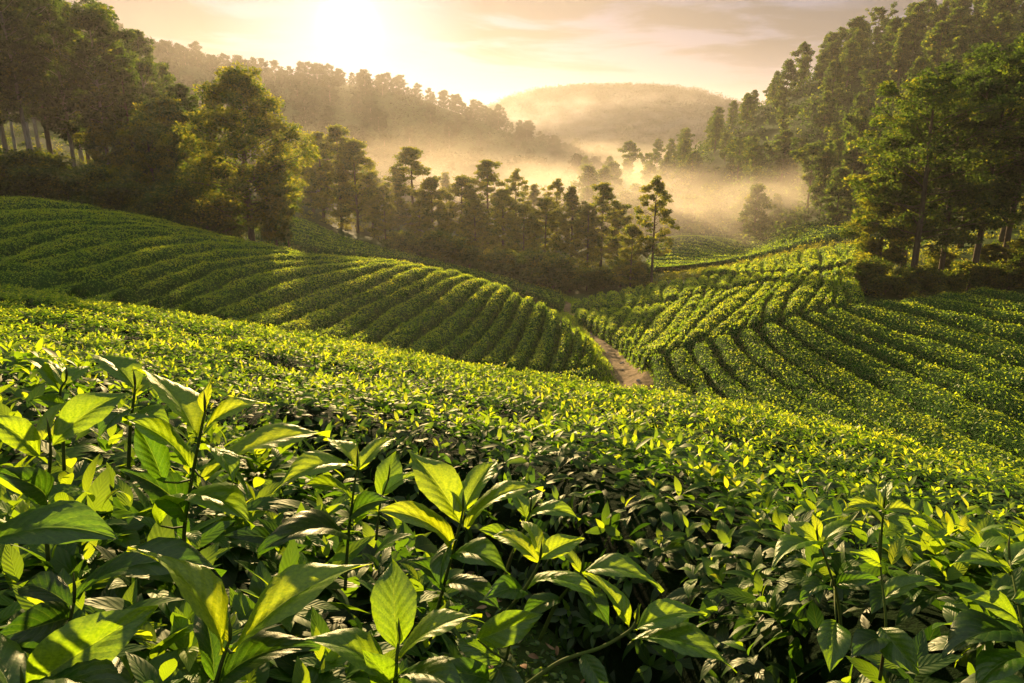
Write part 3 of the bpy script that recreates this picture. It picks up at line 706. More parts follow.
# (base x, base y, tip x, tip y, apparent width, depth, depth change, bend, age)
shoot(rowA, [(196, 600, .66), (184, 545, .64), (190, 490, .62), (201, 430, .60), (205, 412, .60)], [
 (196, 437, 132, 369, 27, .60, .04, .5, .86), (190, 468, 122, 419, 22, .61, -.02, .7, .80), (203, 434, 270, 404, 15, .60, .02, 1.0, .92),
 (203, 478, 330, 434, 24, .61, .05, .5, .90), (163, 482, 134, 421, 30, .60, .0, .4, .35), (160, 526, 253, 528, 20, .62, -.04, 1.5, .66),
 (206, 415, 214, 375, 10, .60, .02, .3, .95), (186, 520, 120, 470, 34, .63, -.04, 1.2, .15), (200, 450, 232, 488, 16, .6, -.03, 1.2, .7)])
shoot(rowA, [(48, 560, .68), (45, 510, .66), (50, 462, .63), (50, 440, .62)], [
 (52, 446, 131, 393, 34, .62, .05, .9, .70), (40, 456, -18, 414, 28, .62, -.02, .8, .78), (42, 440, 66, 402, 14, .62, .04, .4, .9), (46, 500, -10, 470, 30, .62, -.05, 1.2, .2)])
shoot(rowA, [(128, 480, .75), (130, 430, .74), (134, 396, .73), (135, 385, .73)], [
 (136, 391, 86, 359, 24, .73, .04, .8, .74), (130, 410, 98, 440, 18, .73, -.05, .8, .4), (134, 396, 165, 380, 12, .73, .05, .7, .9), (132, 425, 170, 425, 16, .73, -.04, 1.1, .6)])
shoot(rowA, [(64, 470, .85), (62, 420, .83), (60, 392, .82), (66, 380, .82)], [
 (60, 392, 18, 362, 18, .82, .03, .9, .65), (64, 386, 92, 368, 14, .82, .05, .8, .8), (62, 385, 44, 366, 12, .82, .04, .6, .85), (62, 405, 30, 400, 16, .82, -.04, 1.1, .5)])
shoot(rowA, [(-30, 640, .56), (-24, 600, .54), (-22, 565, .52)], [
 (-20, 562, 122, 541, 44, .52, -.01, 1.15, .45), (-24, 590, -60, 540, 30, .52, .02, .9, .6)])
shoot(rowA, [(60, 680, .56), (66, 640, .54), (74, 602, .53)], [
 (75, 600, 224, 574, 36, .53, .03, 1.2, .30), (70, 606, 20, 590, 30, .54, .02, 1.2, .12), (68, 618, -10, 640, 44, .54, -.05, 1.3, .08)])
shoot(rowA, [(205, 730, .48), (214, 690, .47), (224, 655, .46), (230, 640, .46)], [
 (222, 655, 127, 549, 32, .46, .0, .85, .92), (234, 652, 372, 564, 40, .46, .03, .6, .88), (214, 680, 198, 600, 34, .47, .03, .4, .30), (216, 690, 320, 648, 36, .47, .0, 1.1, .2), (228, 642, 236, 612, 9, .46, .02, .2, 1.0)])
shoot(rowA, [(-10, 760, .42), (10, 720, .41), (22, 696, .40)], [
 (24, 692, 158, 606, 66, .40, .02, .55, .62), (16, 705, -60, 640, 40, .40, .04, .7, .5), (22, 700, 140, 720, 40, .40, -.04, .9, .2)])
shoot(rowA, [(388, 730, .53), (394, 690, .52), (397, 655, .51), (399, 640, .51)], [
 (396, 648, 392, 560, 50, .51, .04, .5, .60), (398, 660, 482, 616, 22, .51, .02, .7, .93), (392, 690, 292, 643, 30, .52, -.02, 1.0, .74), (394, 684, 362, 650, 30, .52, -.02, .6, .55),
 (398, 680, 470, 700, 30, .52, -.04, 1.0, .35), (399, 645, 396, 622, 6, .51, .0, .2, 1.0)])
shoot(rowA, [(345, 590, .80), (348, 540, .79), (353, 495, .78), (357, 468, .78)], [
 (357, 470, 272, 494, 21, .78, -.06, 1.1, .86), (357, 469, 323, 440, 14, .78, .04, .7, .9), (359, 469, 396, 438, 17, .78, .05, .5, .85), (352, 500, 300, 486, 15, .78, -.03, 1.0, .7),
 (350, 520, 395, 500, 20, .79, -.02, 1.2, .3), (348, 545, 258, 553, 28, .80, -.10, 1.2, .12)])
shoot(rowA, [(376, 540, .95), (380, 505, .94), (388, 480, .93)], [
 (380, 498, 396, 452, 28, .94, .05, .3, .6), (382, 495, 420, 475, 14, .94, .02, .8, .8), (378, 510, 345, 500, 14, .94, -.02, 1.0, .7)])
shoot(rowA, [(430, 640, .74), (440, 600, .72), (452, 555, .70), (461, 520, .69), (463, 508, .69)], [
 (453, 549, 377, 511, 25, .70, -.03, .9, .93), (461, 524, 408, 451, 40, .69, .04, .45, .84), (464, 510, 498, 460, 26, .69, .05, .4, .82), (466, 528, 543, 489, 19, .69, .02, .9, .88),
 (456, 540, 440, 588, 18, .70, -.05, .8, .4), (450, 560, 510, 575, 26, .70, -.05, 1.2, .5), (463, 512, 446, 480, 13, .69, .05, .4, .9), (446, 585, 500, 610, 24, .72, -.04, 1.0, .25), (444, 592, 405, 560, 20, .72, -.03, 1.0, .3)])
shoot(rowA, [(500, 600, .80), (510, 560, .79), (524, 530, .78), (530, 512, .78)], [
 (526, 524, 580, 520, 15, .78, -.02, 1.5, .80), (527, 520, 508, 488, 16, .78, .04, .5, .8), (530, 514, 545, 490, 8, .78, .03, .3, .95), (518, 545, 565, 560, 20, .78, -.04, 1.2, .45), (514, 552, 478, 530, 16, .78, -.03, 1.1, .6)])
shoot(rowA, [(500, 620, .66), (520, 596, .65), (534, 574, .64), (540, 560, .64)], [
 (539, 560, 584, 539, 22, .64, .02, .7, .86), (526, 588, 597, 598, 17, .65, -.03, 1.0, .80), (538, 562, 492, 536, 20, .64, .03, .9, .92), (540, 556, 520, 520, 16, .64, .04, .6, .9), (524, 592, 482, 600, 24, .65, -.04, 1.0, .4)])
shoot(rowA, [(480, 720, .56), (492, 690, .555), (506, 660, .55)], [
 (478, 640, 543, 614, 34, .55, .0, .7, .55), (500, 668, 520, 720, 34, .55, -.03, .6, .15), (502, 664, 455, 640, 26, .55, .02, .9, .5), (488, 680, 430, 670, 30, .55, -.02, 1.0, .3)])
shoot(rowA, [(520, 690, .60), (560, 662, .60), (600, 648, .60), (628, 632, .60), (636, 622, .60)], [
 (636, 630, 707, 615, 26, .60, .0, .9, .76), (632, 640, 737, 673, 27, .60, -.03, .8, .62), (629, 627, 584, 574, 17, .60, .02, .7, .84), (583, 654, 610, 700, 24, .60, -.03, .6, .35), (637, 624, 641, 604, 6, .60, .0, .2, .95)])
shoot(rowA, [(540, 640, .68), (556, 605, .67), (576, 580, .66), (582, 570, .66)], [
 (582, 573, 663, 592, 21, .66, -.02, 1.0, .74), (574, 582, 610, 628, 22, .66, -.03, .7, .25), (580, 572, 560, 548, 12, .66, .02, .6, .85), (560, 600, 520, 620, 20, .67, -.03, .9, .3)])
rB = ROWS_F[0]
shoot(rB, [(842, 640, .88), (838, 600, .87), (826, 560, .86), (818, 540, .86)], [
 (822, 548, 772, 570, 16, .86, -.04, 1.1, .70), (820, 545, 786, 522, 15, .86, .03, .9, .85), (822, 544, 862, 528, 13, .86, .03, .9, .85), (836, 622, 830, 673, 32, .80, -.06, .5, .55), (830, 590, 800, 600, 18, .85, -.04, 1.0, .3), (836, 585, 880, 580, 18, .86, -.03, 1.0, .4), (818, 540, 812, 512, 9, .86, .02, .3, .95)])
shoot(rB, [(880, 680, .80), (884, 650, .79), (886, 620, .78), (880, 560, .80)], [
 (882, 628, 920, 676, 34, .78, -.05, .6, .50), (883, 600, 940, 585, 18, .79, .0, 1.0, .6), (881, 565, 850, 552, 14, .80, .0, 1.0, .8), (884, 640, 850, 660, 26, .78, -.04, 1.0, .15)])
shoot(rB, [(880, 560, .98), (882, 530, .97), (884, 506, .97)], [
 (884, 510, 918, 514, 11, .97, .0, .9, .9), (884, 510, 862, 486, 13, .97, .04, .5, .85), (883, 512, 846, 508, 12, .97, -.02, 1.0, .88), (885, 508, 893, 480, 12, .97, .03, .4, .75), (884, 516, 915, 534, 12, .97, -.03, 1.1, .7)])
shoot(rB, [(1030, 680, .72), (1026, 640, .72), (1020, 612, .72), (1010, 560, .76)], [
 (1018, 626, 960, 598, 22, .72, .0, 1.2, .66), (1022, 640, 942, 658, 34, .72, -.04, .9, .20), (1012, 600, 1060, 590, 24, .72, .0, 1.0, .5), (1010, 575, 950, 566, 14, .76, .0, 1.2, .72), (1010, 566, 1050, 545, 14, .76, .02, .9, .8), (1028, 660, 975, 690, 30, .70, -.03, .9, .5)])

# ---------------------------------------------------------------- trees
def clump_leaves(acc, ctr, rad, n, size, flat=.6, mi=0, tint0=0.5):
    """leaf faces thick near each clump's shell"""
    m = len(ctr); tot = m*n
    v = unit(rng.normal(0, 1, (m, n, 3))); r = rng.random((m, n, 1))**0.45
    v[..., 2] *= flat
    P = ctr[:, None]+v*r*rad[:, None, None]
    P = P.reshape(-1, 3); out = v.reshape(-1, 3)
    d = unit(out+rng.normal(0, .8, (tot, 3))); nr = unit(rng.normal(0, .7, (tot, 3))+[0, 0, .8]+out*.5)
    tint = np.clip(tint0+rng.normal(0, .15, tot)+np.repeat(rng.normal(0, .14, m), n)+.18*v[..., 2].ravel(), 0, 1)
    ln = size*rng.uniform(.6, 1.4, tot)
    put_leaves(acc, P, d, nr, ln, ln*rng.uniform(.45, .8, tot), np.full(tot, .4), np.full(tot, .3), tint, T_LOW, mi)
def tree_build(H, R, flat=.62, c0=.25, prof='oval', nl=46, ncl=4, nleaf=110, leaf=.2, rise=.35, trunk=.16, lean=0.0, cr=.13, seedn=0, tint=.5, big=1.0):
    """returns trunk Acc and crown Acc"""
    tr, cw = Acc(), Acc()
    nz = 14; tz = np.linspace(0, 1, nz)
    wob = np.cumsum(rng.normal(0, .012*H/10, (nz, 2)), 0)
    TP = np.column_stack([lean*H*tz**1.3+wob[:, 0], wob[:, 1], H*.97*tz-.3*(tz == 0)])
    tube(tr, TP, trunk*(1-tz)**.8+.02+.12*trunk*(tz < .05)*2, 9)
    cs, rs = [], []
    for i in range(nl):
        t = c0+(1-c0)*((i+rng.random())/nl)
        u = (t-c0)/(1-c0)
        if prof == 'oval': pr = (math.sin(pi*min(1, u**.75*.93+.07)))**.6
        elif prof == 'cone': pr = (1-u)**.75*min(1, .55+u*3)
        elif prof == 'top': pr = (max(0, math.sin(pi*(u*.88+.10))))**.5*(0.55 if u < .35 else 1)
        elif prof == 'bush': pr = math.sqrt(max(0, 1-u**2.2))
        pr = pr*rng.uniform(.55, 1.12)
        Lb = max(R*pr, .25); az = i*2.4+rng.normal(0, .35)
        k = t*(nz-1); k0 = min(int(k), nz-2); P0 = TP[k0]+(TP[k0+1]-TP[k0])*(k-k0)
        dirv = np.array([math.cos(az), math.sin(az), 0]); rs_ = rise*rng.uniform(.4, 1.5)+.25*u
        s = np.linspace(0, 1, 6)[:, None]
        LP = P0+dirv*Lb*s+np.array([0, 0, 1])*Lb*(rs_*s+.16*np.sin(s*pi)*rng.uniform(-1, 1))+rng.normal(0, .03*Lb, (6, 3))*s
        tube(tr, LP, np.linspace(trunk*.34*(1-.6*u)*(.4+.6*pr), .012, 6), 5)
        nc = max(2, int(round(ncl*(.5+.7*pr))))
        for j in range(nc):
            q = rng.uniform(.45, 1.05); c = P0+(LP[-1]-P0)*q+np.cross(dirv, [0, 0, 1])*rng.normal(0, .20*Lb)+np.array([0, 0, rng.normal(.05, .07*R)])
            cs.append(c); rs.append(R*cr*rng.uniform(.7, 1.45)*big)
            if j % 2 == 0: tube(tr, np.array([P0+(LP[-1]-P0)*q*.7, (P0+(LP[-1]-P0)*q*.85+c)/2, c]), [.022, .015, .006], 4)
    for j in range(4):
        cs.append(TP[-1]+rng.normal(0, .05*R, 3)+[0, 0, -.05*H*j*.4]); rs.append(R*cr*rng.uniform(.7, 1.1))
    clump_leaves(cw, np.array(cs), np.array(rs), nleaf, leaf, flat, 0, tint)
    return tr, cw
def tree_pair(name, bark=None, **kw):
    tr, cw = tree_build(**kw)
    return tr.mesh(name+'_trunk', [bark or M_BARK]), cw.mesh(name+'_crown', [M_TREE], smooth=False), kw['H']
def tree_single(name, lm=None, **kw):
    tr, cw = tree_build(**kw); n0 = cw.n
    cw.add(np.concatenate(tr.co), [], None, 1)
    for f in tr.f: cw.f.append(f+n0); cw.mi.append(np.full(len(f), 1))
    return cw.mesh(name, [lm or M_TREE, M_BARK], smooth=False), kw['H']
def place_pair(proto, x, y, H, rz, label, group, name='tree', wx=1.0, zoff=0.0, cat='tree'):
    t, c, H0 = proto; s = H/H0
    r = empty(name, (x, y, float(ground(x, y))+zoff), rz); r.scale = (s*wx, s*wx, s)
    prop(r, label, cat, group)
    a = link('trunk', t, r); b = link('crown', c, r); return r
def base_xy(px, topy, Y, basey=None):
    # a tree stands upright: take x at mid height
    if basey is None: basey = topy+60
    p = at(px, (topy+basey)/2, Y); return p[0], p[1]
def H_for(px, topy, Y, x):
    return at(px, topy, Y)[2]-float(ground(x, Y))

near = dict(nleaf=105, leaf=.17)
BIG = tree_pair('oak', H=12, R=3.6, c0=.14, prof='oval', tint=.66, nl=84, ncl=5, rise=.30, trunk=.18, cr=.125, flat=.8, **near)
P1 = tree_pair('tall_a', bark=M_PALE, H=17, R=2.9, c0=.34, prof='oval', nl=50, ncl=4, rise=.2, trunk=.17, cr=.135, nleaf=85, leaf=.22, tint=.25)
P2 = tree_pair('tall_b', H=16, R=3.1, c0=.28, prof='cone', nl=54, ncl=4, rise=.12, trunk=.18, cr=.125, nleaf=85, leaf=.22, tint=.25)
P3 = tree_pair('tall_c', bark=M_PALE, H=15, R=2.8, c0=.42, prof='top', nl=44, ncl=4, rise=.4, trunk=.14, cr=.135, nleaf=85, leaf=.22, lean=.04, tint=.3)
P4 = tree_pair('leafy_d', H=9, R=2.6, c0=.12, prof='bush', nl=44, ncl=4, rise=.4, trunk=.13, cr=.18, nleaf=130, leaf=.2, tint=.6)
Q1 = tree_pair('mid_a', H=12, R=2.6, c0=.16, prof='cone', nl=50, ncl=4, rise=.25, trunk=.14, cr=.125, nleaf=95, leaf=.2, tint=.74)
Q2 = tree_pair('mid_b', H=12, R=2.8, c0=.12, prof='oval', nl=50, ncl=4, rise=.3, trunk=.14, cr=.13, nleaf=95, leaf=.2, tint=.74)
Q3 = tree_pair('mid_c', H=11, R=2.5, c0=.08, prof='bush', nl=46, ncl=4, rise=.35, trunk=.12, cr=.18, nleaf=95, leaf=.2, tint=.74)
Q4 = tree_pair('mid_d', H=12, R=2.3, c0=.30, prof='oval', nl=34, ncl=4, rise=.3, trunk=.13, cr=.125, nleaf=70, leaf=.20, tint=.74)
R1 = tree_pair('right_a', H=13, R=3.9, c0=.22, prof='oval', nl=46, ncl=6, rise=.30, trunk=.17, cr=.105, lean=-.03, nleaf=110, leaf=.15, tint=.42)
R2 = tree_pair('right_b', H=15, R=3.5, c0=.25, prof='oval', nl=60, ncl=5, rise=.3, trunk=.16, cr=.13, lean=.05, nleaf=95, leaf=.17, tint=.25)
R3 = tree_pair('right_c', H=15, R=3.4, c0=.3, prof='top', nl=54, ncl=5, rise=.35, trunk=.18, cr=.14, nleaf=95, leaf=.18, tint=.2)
print('trees built')
# left wood
LWOOD = [(-150,-40,46,1),(-105,-60,52,0),(-70,-40,60,2),(-35,-70,50,1),(-8,-45,58,0),(18,-30,53,2),(36,-38,66,1),(62,-12,57,0),(80,5,68,1),(98,8,56,2),(112,0,74,0),(128,34,60,1),(148,28,84,0),(152,58,68,2),(172,64,78,1),
         (186,82,62,0),(200,96,86,1),(70,-30,88,2),(28,-28,92,0),(120,10,100,1),(-60,-60,85,0),(-120,-70,75,2),(5,-10,74,2),(170,90,100,2),(192,112,74,2),(-40,30,105,0),(10,40,100,1),(45,45,112,2),(75,50,98,0),(-90,20,98,1),(25,20,82,2),(-20,0,90,1)]
for i, (px, ty_, Y, v) in enumerate(sorted(LWOOD)):
    x, y = base_xy(px, ty_, Y, 200); H = H_for(px, ty_, Y, x)
    place_pair([P1, P2, P3][v], x, y, H, rng.random()*6, 'tall dark tree of the left wood, %s from the left edge of the wood' % ordw(i), 'tall trees of the left wood', 'forest_tree', wx=rng.uniform(.9, 1.15))
for i, (px, ty_, Y) in enumerate([(150,118,53),(186,128,52),(170,100,57),(200,136,60),(110,125,56)]):
    x, y = base_xy(px, ty_, Y, 215); H = H_for(px, ty_, Y, x)
    place_pair(P4, x, y, H, rng.random()*6, 'small leafy sunlit tree at the edge of the left wood, %s in line' % ordw(i), 'small trees at the wood edge', 'young_tree')
x, y = base_xy(243, 70, 48, 235); place_pair(BIG, x, y, H_for(243, 70, 48, x), 3.0, 'large golden backlit tree standing alone behind the left hill crest', None, 'large_tree', wx=1.2)
for px, ty_, Y, lab, v, wx in [(272,158,51,'small tree tucked under the right side of the large golden tree',P4,.8),(284,132,62,'slender hazy tree just right of the large golden tree',Q4,.9)]:
    x, y = base_xy(px, ty_, Y, 230); place_pair(v, x, y, H_for(px, ty_, Y, x), 2.0, lab, None, 'young_tree', wx=wx)
# tree line across the valley
MID = [(312,134,90,2),(322,132,82,1),(340,126,77,2),(356,140,74,2),(372,165,82,1),(398,170,78,0),(413,147,75,1),(432,178,72,2),(447,172,80,0),(462,176,70,2),(488,160,72,1),(503,190,68,2),(516,170,74,3),(534,184,78,0),(546,198,66,2),(557,180,72,3),
       (572,186,68,0),(588,205,64,2),(602,183,66,1),(618,205,68,2),(475,200,64,2),(524,205,62,2),(420,200,68,2),(385,185,70,2)]
for i, (px, ty_, Y, v) in enumerate(sorted(MID)):
    Y = Y*1.22; x, y = base_xy(px, ty_, Y, 265); H = H_for(px, ty_, Y, x)
    place_pair([Q1, Q2, Q3, Q4][v], x, y, H, rng.random()*6, 'golden misty tree in the line across the valley, %s from the left' % ordw(i), 'trees in the line across the valley', 'valley_tree', wx=rng.uniform(1.1, 1.45))
x, y = base_xy(655, 178, 60, 275); place_pair(Q4, x, y, H_for(655, 178, 60, x), .5, 'lone airy tree at the right end of the valley tree line', None, 'valley_tree', wx=1.15)
x, y = base_xy(632, 225, 60, 280); place_pair(Q3, x, y, H_for(632, 225, 60, x), .5, 'short dense tree at the foot of the lone airy tree', None, 'valley_tree', wx=1.1)
# right wood
RW = [(930,72,39,'a',.0,'leaning bare-limbed tree nearest the right slope rows, in front of the right wood',R1),(884,165,42,'b',1.,'small bushy tree left of the nearest right trunk',P4),
      (958,74,41,'c',2.,'second tall right tree with a thin slanting trunk',R2),(992,58,40,'d',3.,'third tall right tree, dark, with a straight trunk',R3),(1024,36,43,'e',4.,'fourth tall right tree at the edge of the picture',R2),
      (915,105,50,'f',1.,'hazy tree behind the nearest right tree',R1),(975,52,54,'g',2.,'tall tree behind the slanting trunk in the right wood',R3),(1018,24,52,'h',5.,'tallest dark tree at the back of the right wood',R2),
      (1075,15,42,'i',1.,'dark right wood tree just outside the picture edge',R3),(1120,-10,48,'j',2.,'dark right wood tree farthest out of the picture',R2),(940,250,43,'k',.4,'low sunlit bush between the right trunks',P4),(990,245,42,'l',.9,'low dark bush beneath the third right tree',P4),
      (1022,240,41,'m',.2,'low dark bush at the edge below the right wood',P4)]
for px, ty_, Y, _, rz, lab, v in RW:
    x, y = base_xy(px, ty_, Y, 285); H = H_for(px, ty_, Y, x)
    place_pair(v, x, y, H, rz, lab, None, 'young_tree' if v is P4 else 'forest_tree', wx=1.6 if ty_ > 230 else 1.15, cat='bush' if ty_ > 230 else 'tree')
# shrubs along the wood edges
SB = tree_pair('shrub', H=2.2, R=1.5, c0=.05, prof='bush', nl=26, ncl=4, rise=.5, trunk=.04, cr=.26, nleaf=110, leaf=.13, tint=.5)
sh = [(px, None, 49+rng.uniform(-1.5, 5)) for px in np.linspace(-60, 230, 26)]
k = 0
for px, _, Y in sh:
    crest_y = np.interp(px, [-60, 0, 60, 154, 210, 272], [185, 188, 196, 217, 230, 243])
    x, y = base_xy(px, crest_y-8, Y+1, crest_y); H = rng.uniform(1.3, 3.0)
    place_pair(SB, x, y, H, rng.random()*6, 'low shrub at the foot of the left wood, %s from the left' % ordw(k), 'shrubs along the left hill crest', 'shrub', wx=rng.uniform(1, 1.5), cat='shrub'); k += 1
for i, px in enumerate(np.linspace(400, 640, 15)):
    by = np.interp(px, [400, 492, 560, 640], [252, 270, 289, 280]); p = hit(px, by-2, 52)
    place_pair(SB, p[0], p[1]+1.5, rng.uniform(1.5, 3.2), rng.random()*6, 'low shrub under the valley tree line, %s from the left' % ordw(i), 'shrubs under the valley tree line', 'shrub', wx=1.3, cat='shrub')
for i, px in enumerate(np.linspace(866, 1030, 9)):
    p = at(px, 285, 36.5+rng.uniform(0, 2.5))
    place_pair(SB, p[0], p[1], rng.uniform(.9, 1.8), rng.random()*6, 'low shrub under the right wood, %s from the left' % ordw(i), 'shrubs under the right wood', 'shrub', wx=1.2, cat='shrub')

# far trees: one mesh each
FT = [tree_single('hill_tree', H=13, R=2.9, c0=.2, prof=p, nl=30, ncl=4, nleaf=44, leaf=.45, rise=.25, trunk=.17, cr=.2, tint=.4) for p in ('oval', 'bush', 'bush', 'top', 'oval')]
FR = [tree_single('hill_tree', lm=M_FAR, H=13, R=4.2, c0=.06, prof=p, nl=30, ncl=4, nleaf=44, leaf=.5, rise=.25, trunk=.17, cr=.2, tint=.4) for p in ('oval', 'bush', 'bush', 'oval')]
FA = [tree_single('hill_tree', H=13, R=3.4, c0=.5, prof='top', nl=20, ncl=4, nleaf=40, leaf=.42, rise=.5, trunk=.2, cr=.13, tint=.4) for _ in range(2)]
def far_tree(x, y, H, label, group, airy=False):
    me, H0 = FR[rng.integers(4)] if 'ridge' in group else (FA if airy else FT)[rng.integers(2 if airy else 5)]; s = H/H0
    o = link('hill_tree', me); o.location = (x, y, float(ground(x, y))-.3); o.rotation_euler = (0, 0, rng.random()*6.3); ww = rng.uniform(.9, 1.25)
    o.scale = (s*ww, s*ww, s); prop(o, label, 'tree', group)
placed = []
def scatter(n, fn, lab, grp, dmin, Hr, airyf=None):
    k = 0; tries = 0
    while k < n and tries < n*60:
        tries += 1; p = fn()
        if p is None: continue
        x, y = p[:2]; dm = dmin*(0.7+y/300)
        if any((x-a)**2+(y-b)**2 < dm*dm for a, b in placed): continue
        placed.append((x, y)); air = airyf(x, y) if airyf else False
        far_tree(x, y, rng.uniform(*Hr)*(1.15 if air else 1), lab+(', airy and thin-crowned' if air else ''), grp+(' with airy crowns' if air else ''), air); k += 1
    return k
def fr():
    px = rng.uniform(650, 1120); Y = rng.uniform(84, 215)
    lim = np.interp(px, [640, 700, 800, 870, 1120], [175, 125, 88, 84, 62])
    if Y < lim: return None
    return at(px, 100, Y)
ra = scatter(175, fr, 'hazy forest tree on the steep right hill', 'trees on the right hill', 4.3, (6.5, 10.5), lambda x, y: rng.random() < .16)
def fl():
    px = rng.uniform(-90, 610); Y = rng.uniform(150, 490)
    if Y > np.interp(px, [-90, 150, 300, 500, 610], [310, 345, 405, 465, 500]): return None
    if Y < np.interp(px, [-90, 250, 450, 610], [115, 150, 200, 250]): return None
    return at(px, 100, Y)
rb = scatter(110, fl, 'silhouetted tree on the hazy left ridge', 'trees on the left ridge', 7.0, (9, 14))
# crest line of the ridge
cl = [(60,34,310),(150,54,340),(220,72,370),(300,83,400),(350,84,420),(420,99,440),(500,126,460),(550,146,480),(600,168,500)]
for px in np.arange(90, 600, 6.5):
    Y = np.interp(px, [c[0] for c in cl], [c[2] for c in cl])+rng.uniform(-4, 5); p = at(px+rng.normal(0, 2), 100, Y)
    far_tree(p[0], p[1], rng.uniform(6, 12), 'silhouetted tree on the hazy left ridge', 'trees on the left ridge')
def fm():
    px = rng.uniform(585, 690); Y = rng.uniform(120, 260); return at(px, 150, Y)
scatter(22, fm, 'pale tree half lost in the valley mist', 'trees in the valley mist', 8.0, (9, 13))
# thick low growth over the wooded hillsides, too dense to count
def growth(name, lab, n, fn, rad, leaf, nl, tint, hz=.3, lm=None):
    cs = []
    while len(cs) < n:
        p = fn()
        if p is None: continue
        cs.append((p[0], p[1], float(ground(p[0], p[1]))+rng.uniform(0, rad[0]*hz*2)))
    acc = Acc(); clump_leaves(acc, np.array(cs), rng.uniform(rad[0], rad[1], n), nl, leaf, .8, 0, tint)
    prop(link(name, acc.mesh(name, [lm or M_TREE], smooth=False)), lab, 'undergrowth', kind='stuff')
growth('undergrowth', 'dense leafy undergrowth filling the steep right hill', 1500, fr, (1.2, 2.8), .5, 60, .35, .5)
growth('undergrowth', 'dense undergrowth covering the hazy left ridge', 1800, lambda: at(rng.uniform(-120, 620), 100, rng.uniform(130, 490)), (3.0, 6.0), 1.0, 46, .35, .25, M_FAR)
growth('undergrowth', 'dark undergrowth under the left wood', 900, lambda: at(rng.uniform(-160, 290), 190, rng.uniform(52, 110)), (.35, 1.3), .2, 100, .5)
growth('undergrowth', 'low growth under the valley tree line', 190, lambda: (lambda px: at(px, 260, np.interp(px, [290, 400, 492, 560, 640], [94, 82, 74, 68, 64])+rng.uniform(2, 20)))(rng.uniform(300, 645)), (.3, 1.1), .2, 90, .85)
growth('undergrowth', 'dark low growth under the right wood', 380, lambda: at(rng.uniform(862, 1150), 270, rng.uniform(37, 62)), (.2, .75), .15, 80, .75)
growth('far_woods', 'far wooded hill faded by the morning haze', 3200, lambda: at(rng.uniform(440, 800), 100, rng.uniform(600, 780)), (4, 8), 1.3, 60, .4, .25, M_FAR)
growth('cover_grass', 'rough grass added to cover the bare strip before the misty field', 700, lambda: at(rng.uniform(630, 880), 268, rng.uniform(58, 86)), (.2, .5), .16, 50, .8)  # low clumps added as a cover over a bare strip of ground
# grass verge by the path
def verge():
    i = rng.integers(len(pc)); s = rng.choice([-1, 1]); q = pc[i]+nn[i]*s*(hw[i]+rng.uniform(-.3, 1.0)**2*1.3-.12); return (q[0], q[1])
cs = np.array([verge() for _ in range(26000)]); n = len(cs); P = np.column_stack([cs, ground(cs[:, 0], cs[:, 1])]); acc = Acc()
put_leaves(acc, P, unit(rng.normal(0, .5, (n, 3))+[0, 0, 1]), unit(rng.normal(0, 1, (n, 3))), rng.uniform(.08, .28, n), rng.uniform(.02, .05, n), rng.uniform(.2, 1, n), np.zeros(n), rng.uniform(.5, 1, n), T_LOW)
prop(link('grass', acc.mesh('grass', [M_TEA])), 'short sunlit grass along the dirt path', 'grass', kind='stuff')

# stones lying on the path
import bmesh
for i in range(26):
    bm = bmesh.new(); bmesh.ops.create_icosphere(bm, subdivisions=2, radius=1.0); r = rng.uniform(.03, .10)
    for v in bm.verts: v.co = v.co*r*(1+.35*(float(vnoise(v.co.x*2+i, v.co.y*2, v.co.z*2, i))-.5)); v.co.z *= .55
    me = bpy.data.meshes.new('stone'); bm.to_mesh(me); bm.free(); me.materials.append(M_STONE)
    j = rng.integers(int(len(pc)*.25), len(pc)); q = pc[j]+nn[j]*hw[j]*rng.uniform(-.9, .9)
    o = link('stone', me); o.location = (q[0], q[1], float(ground(q[0], q[1]))+.11+r*.1); prop(o, 'small grey stone lying on the dirt path', 'stone', 'stones on the dirt path')

# ---------------------------------------------------------------- air
def vol_mat(name, dens, color, aniso):
    m = bpy.data.materials.new(name); m.use_nodes = True; nt = m.node_tree; nt.nodes.clear()
    o = N(nt, 'ShaderNodeOutputMaterial'); v = N(nt, 'ShaderNodeVolumePrincipled')
    v.inputs['Density'].default_value = dens; v.inputs['Color'].default_value = (*color, 1); v.inputs['Anisotropy'].default_value = aniso
    L(nt, v.outputs[0], o.inputs['Volume']); return m
HAZE_D = 0.00023
me = bpy.data.meshes.new('haze')
lo_, hi_ = (-2900, -40, float(Z.min())-3), (2900, 1270, HAZE_TOP)
v8 = [(x, y, z) for x in (lo_[0], hi_[0]) for y in (lo_[1], hi_[1]) for z in (lo_[2], hi_[2])]
me.from_pydata(v8, [], [(0, 1, 3, 2), (4, 6, 7, 5), (0, 4, 5, 1), (2, 3, 7, 6), (0, 2, 6, 4), (1, 5, 7, 3)])
me.materials.append(vol_mat('haze_air', HAZE_D, (1.0, 0.93, 0.86), 0.5))
prop(link('haze', me), 'thin golden morning haze filling the whole valley', 'haze', kind='stuff')
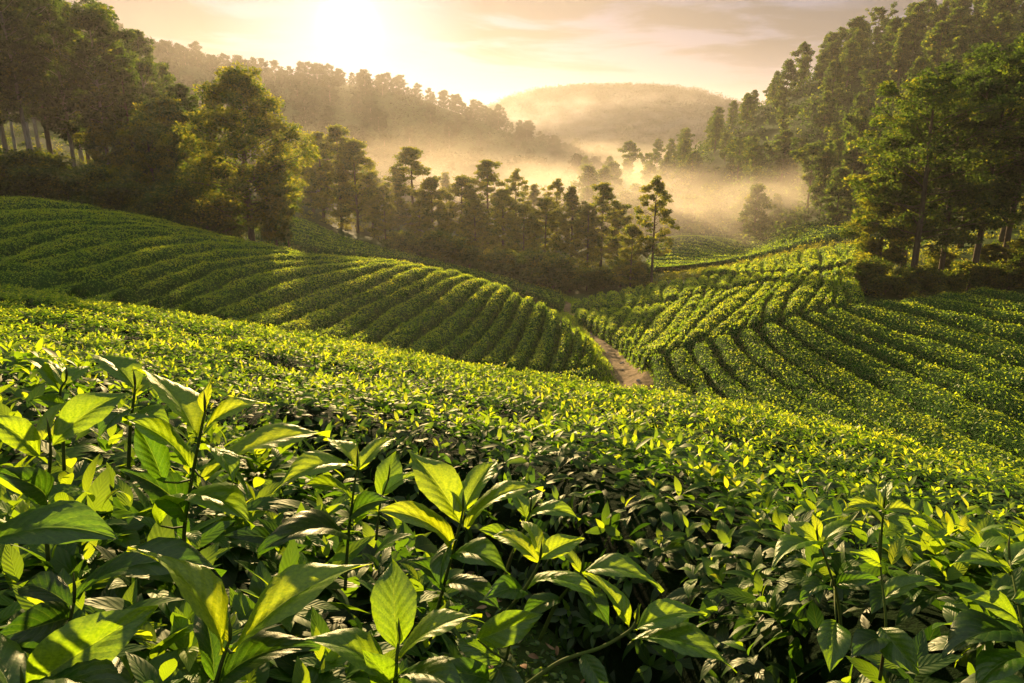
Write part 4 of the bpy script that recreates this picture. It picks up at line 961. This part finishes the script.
def mist(c, r, dens, lab, seed=0, col=(1, .90, .74)):
    """a soft lens of fog, thinning towards its edge"""
    import bmesh
    bm = bmesh.new(); bmesh.ops.create_icosphere(bm, subdivisions=3, radius=1.0)
    me = bpy.data.meshes.new('mist'); bm.to_mesh(me); bm.free()
    m = bpy.data.materials.new('mist_air'); m.use_nodes = True; nt = m.node_tree; nt.nodes.clear()
    o = N(nt, 'ShaderNodeOutputMaterial'); v = N(nt, 'ShaderNodeVolumePrincipled')
    v.inputs['Color'].default_value = (*col, 1); v.inputs['Anisotropy'].default_value = .45
    t = N(nt, 'ShaderNodeTexCoord'); ln = N(nt, 'ShaderNodeVectorMath', operation='LENGTH'); L(nt, t.outputs['Object'], ln.inputs[0])
    edge = ramp(nt, ln.outputs['Value'], [(0.15, (1, 1, 1)), (1.0, (0, 0, 0))], 'EASE')
    no = N(nt, 'ShaderNodeTexNoise'); no.inputs['Scale'].default_value = 2.2; no.inputs['Detail'].default_value = 3
    mp = N(nt, 'ShaderNodeMapping'); mp.inputs['Location'].default_value = (seed, seed, 0); mp.inputs['Scale'].default_value = (r[0]/40, r[1]/40, r[2]/14); L(nt, t.outputs['Object'], mp.inputs[0]); L(nt, mp.outputs[0], no.inputs['Vector'])
    nz = ramp(nt, no.outputs[0], [(0.38, (.08, .08, .08)), (0.66, (1, 1, 1))], 'EASE')
    L(nt, math_n(nt, 'MULTIPLY', math_n(nt, 'MULTIPLY', edge, nz), dens), v.inputs['Density']); L(nt, v.outputs[0], o.inputs['Volume'])
    me.materials.append(m); q = link('mist', me); q.location = c; q.scale = r
    prop(q, lab, 'mist', 'mist banks in the valley', kind='stuff')
for i, (px, py, Y, rx, ry, rz, dn, lab) in enumerate([
    (500, 190, 190, 100, 75, 11, .012, 'broad bank of golden mist behind the valley tree line'),
    (600, 165, 340, 130, 100, 15, .005, 'pale mist between the left ridge and the right hill'),
    (760, 210, 108, 42, 24, 10, .016, 'low mist over the far field at the foot of the right hill'),
    (600, 125, 560, 240, 60, 38, .0042, 'pale haze bank in front of the far hill'),
    (455, 208, 98, 50, 24, 10, .012, 'thin mist drifting between the trees of the valley line'),
    (360, 180, 125, 50, 30, 13, .009, 'glowing mist under the sun behind the large golden tree')]):
    c = at(px, py, Y); mist(c, (rx, ry, rz), dn, lab, i*3.7, (1, .96, 1) if Y > 500 else (1, .90, .74))
scene.cycles.volume_step_rate = 1.0; scene.cycles.volume_max_steps = 64
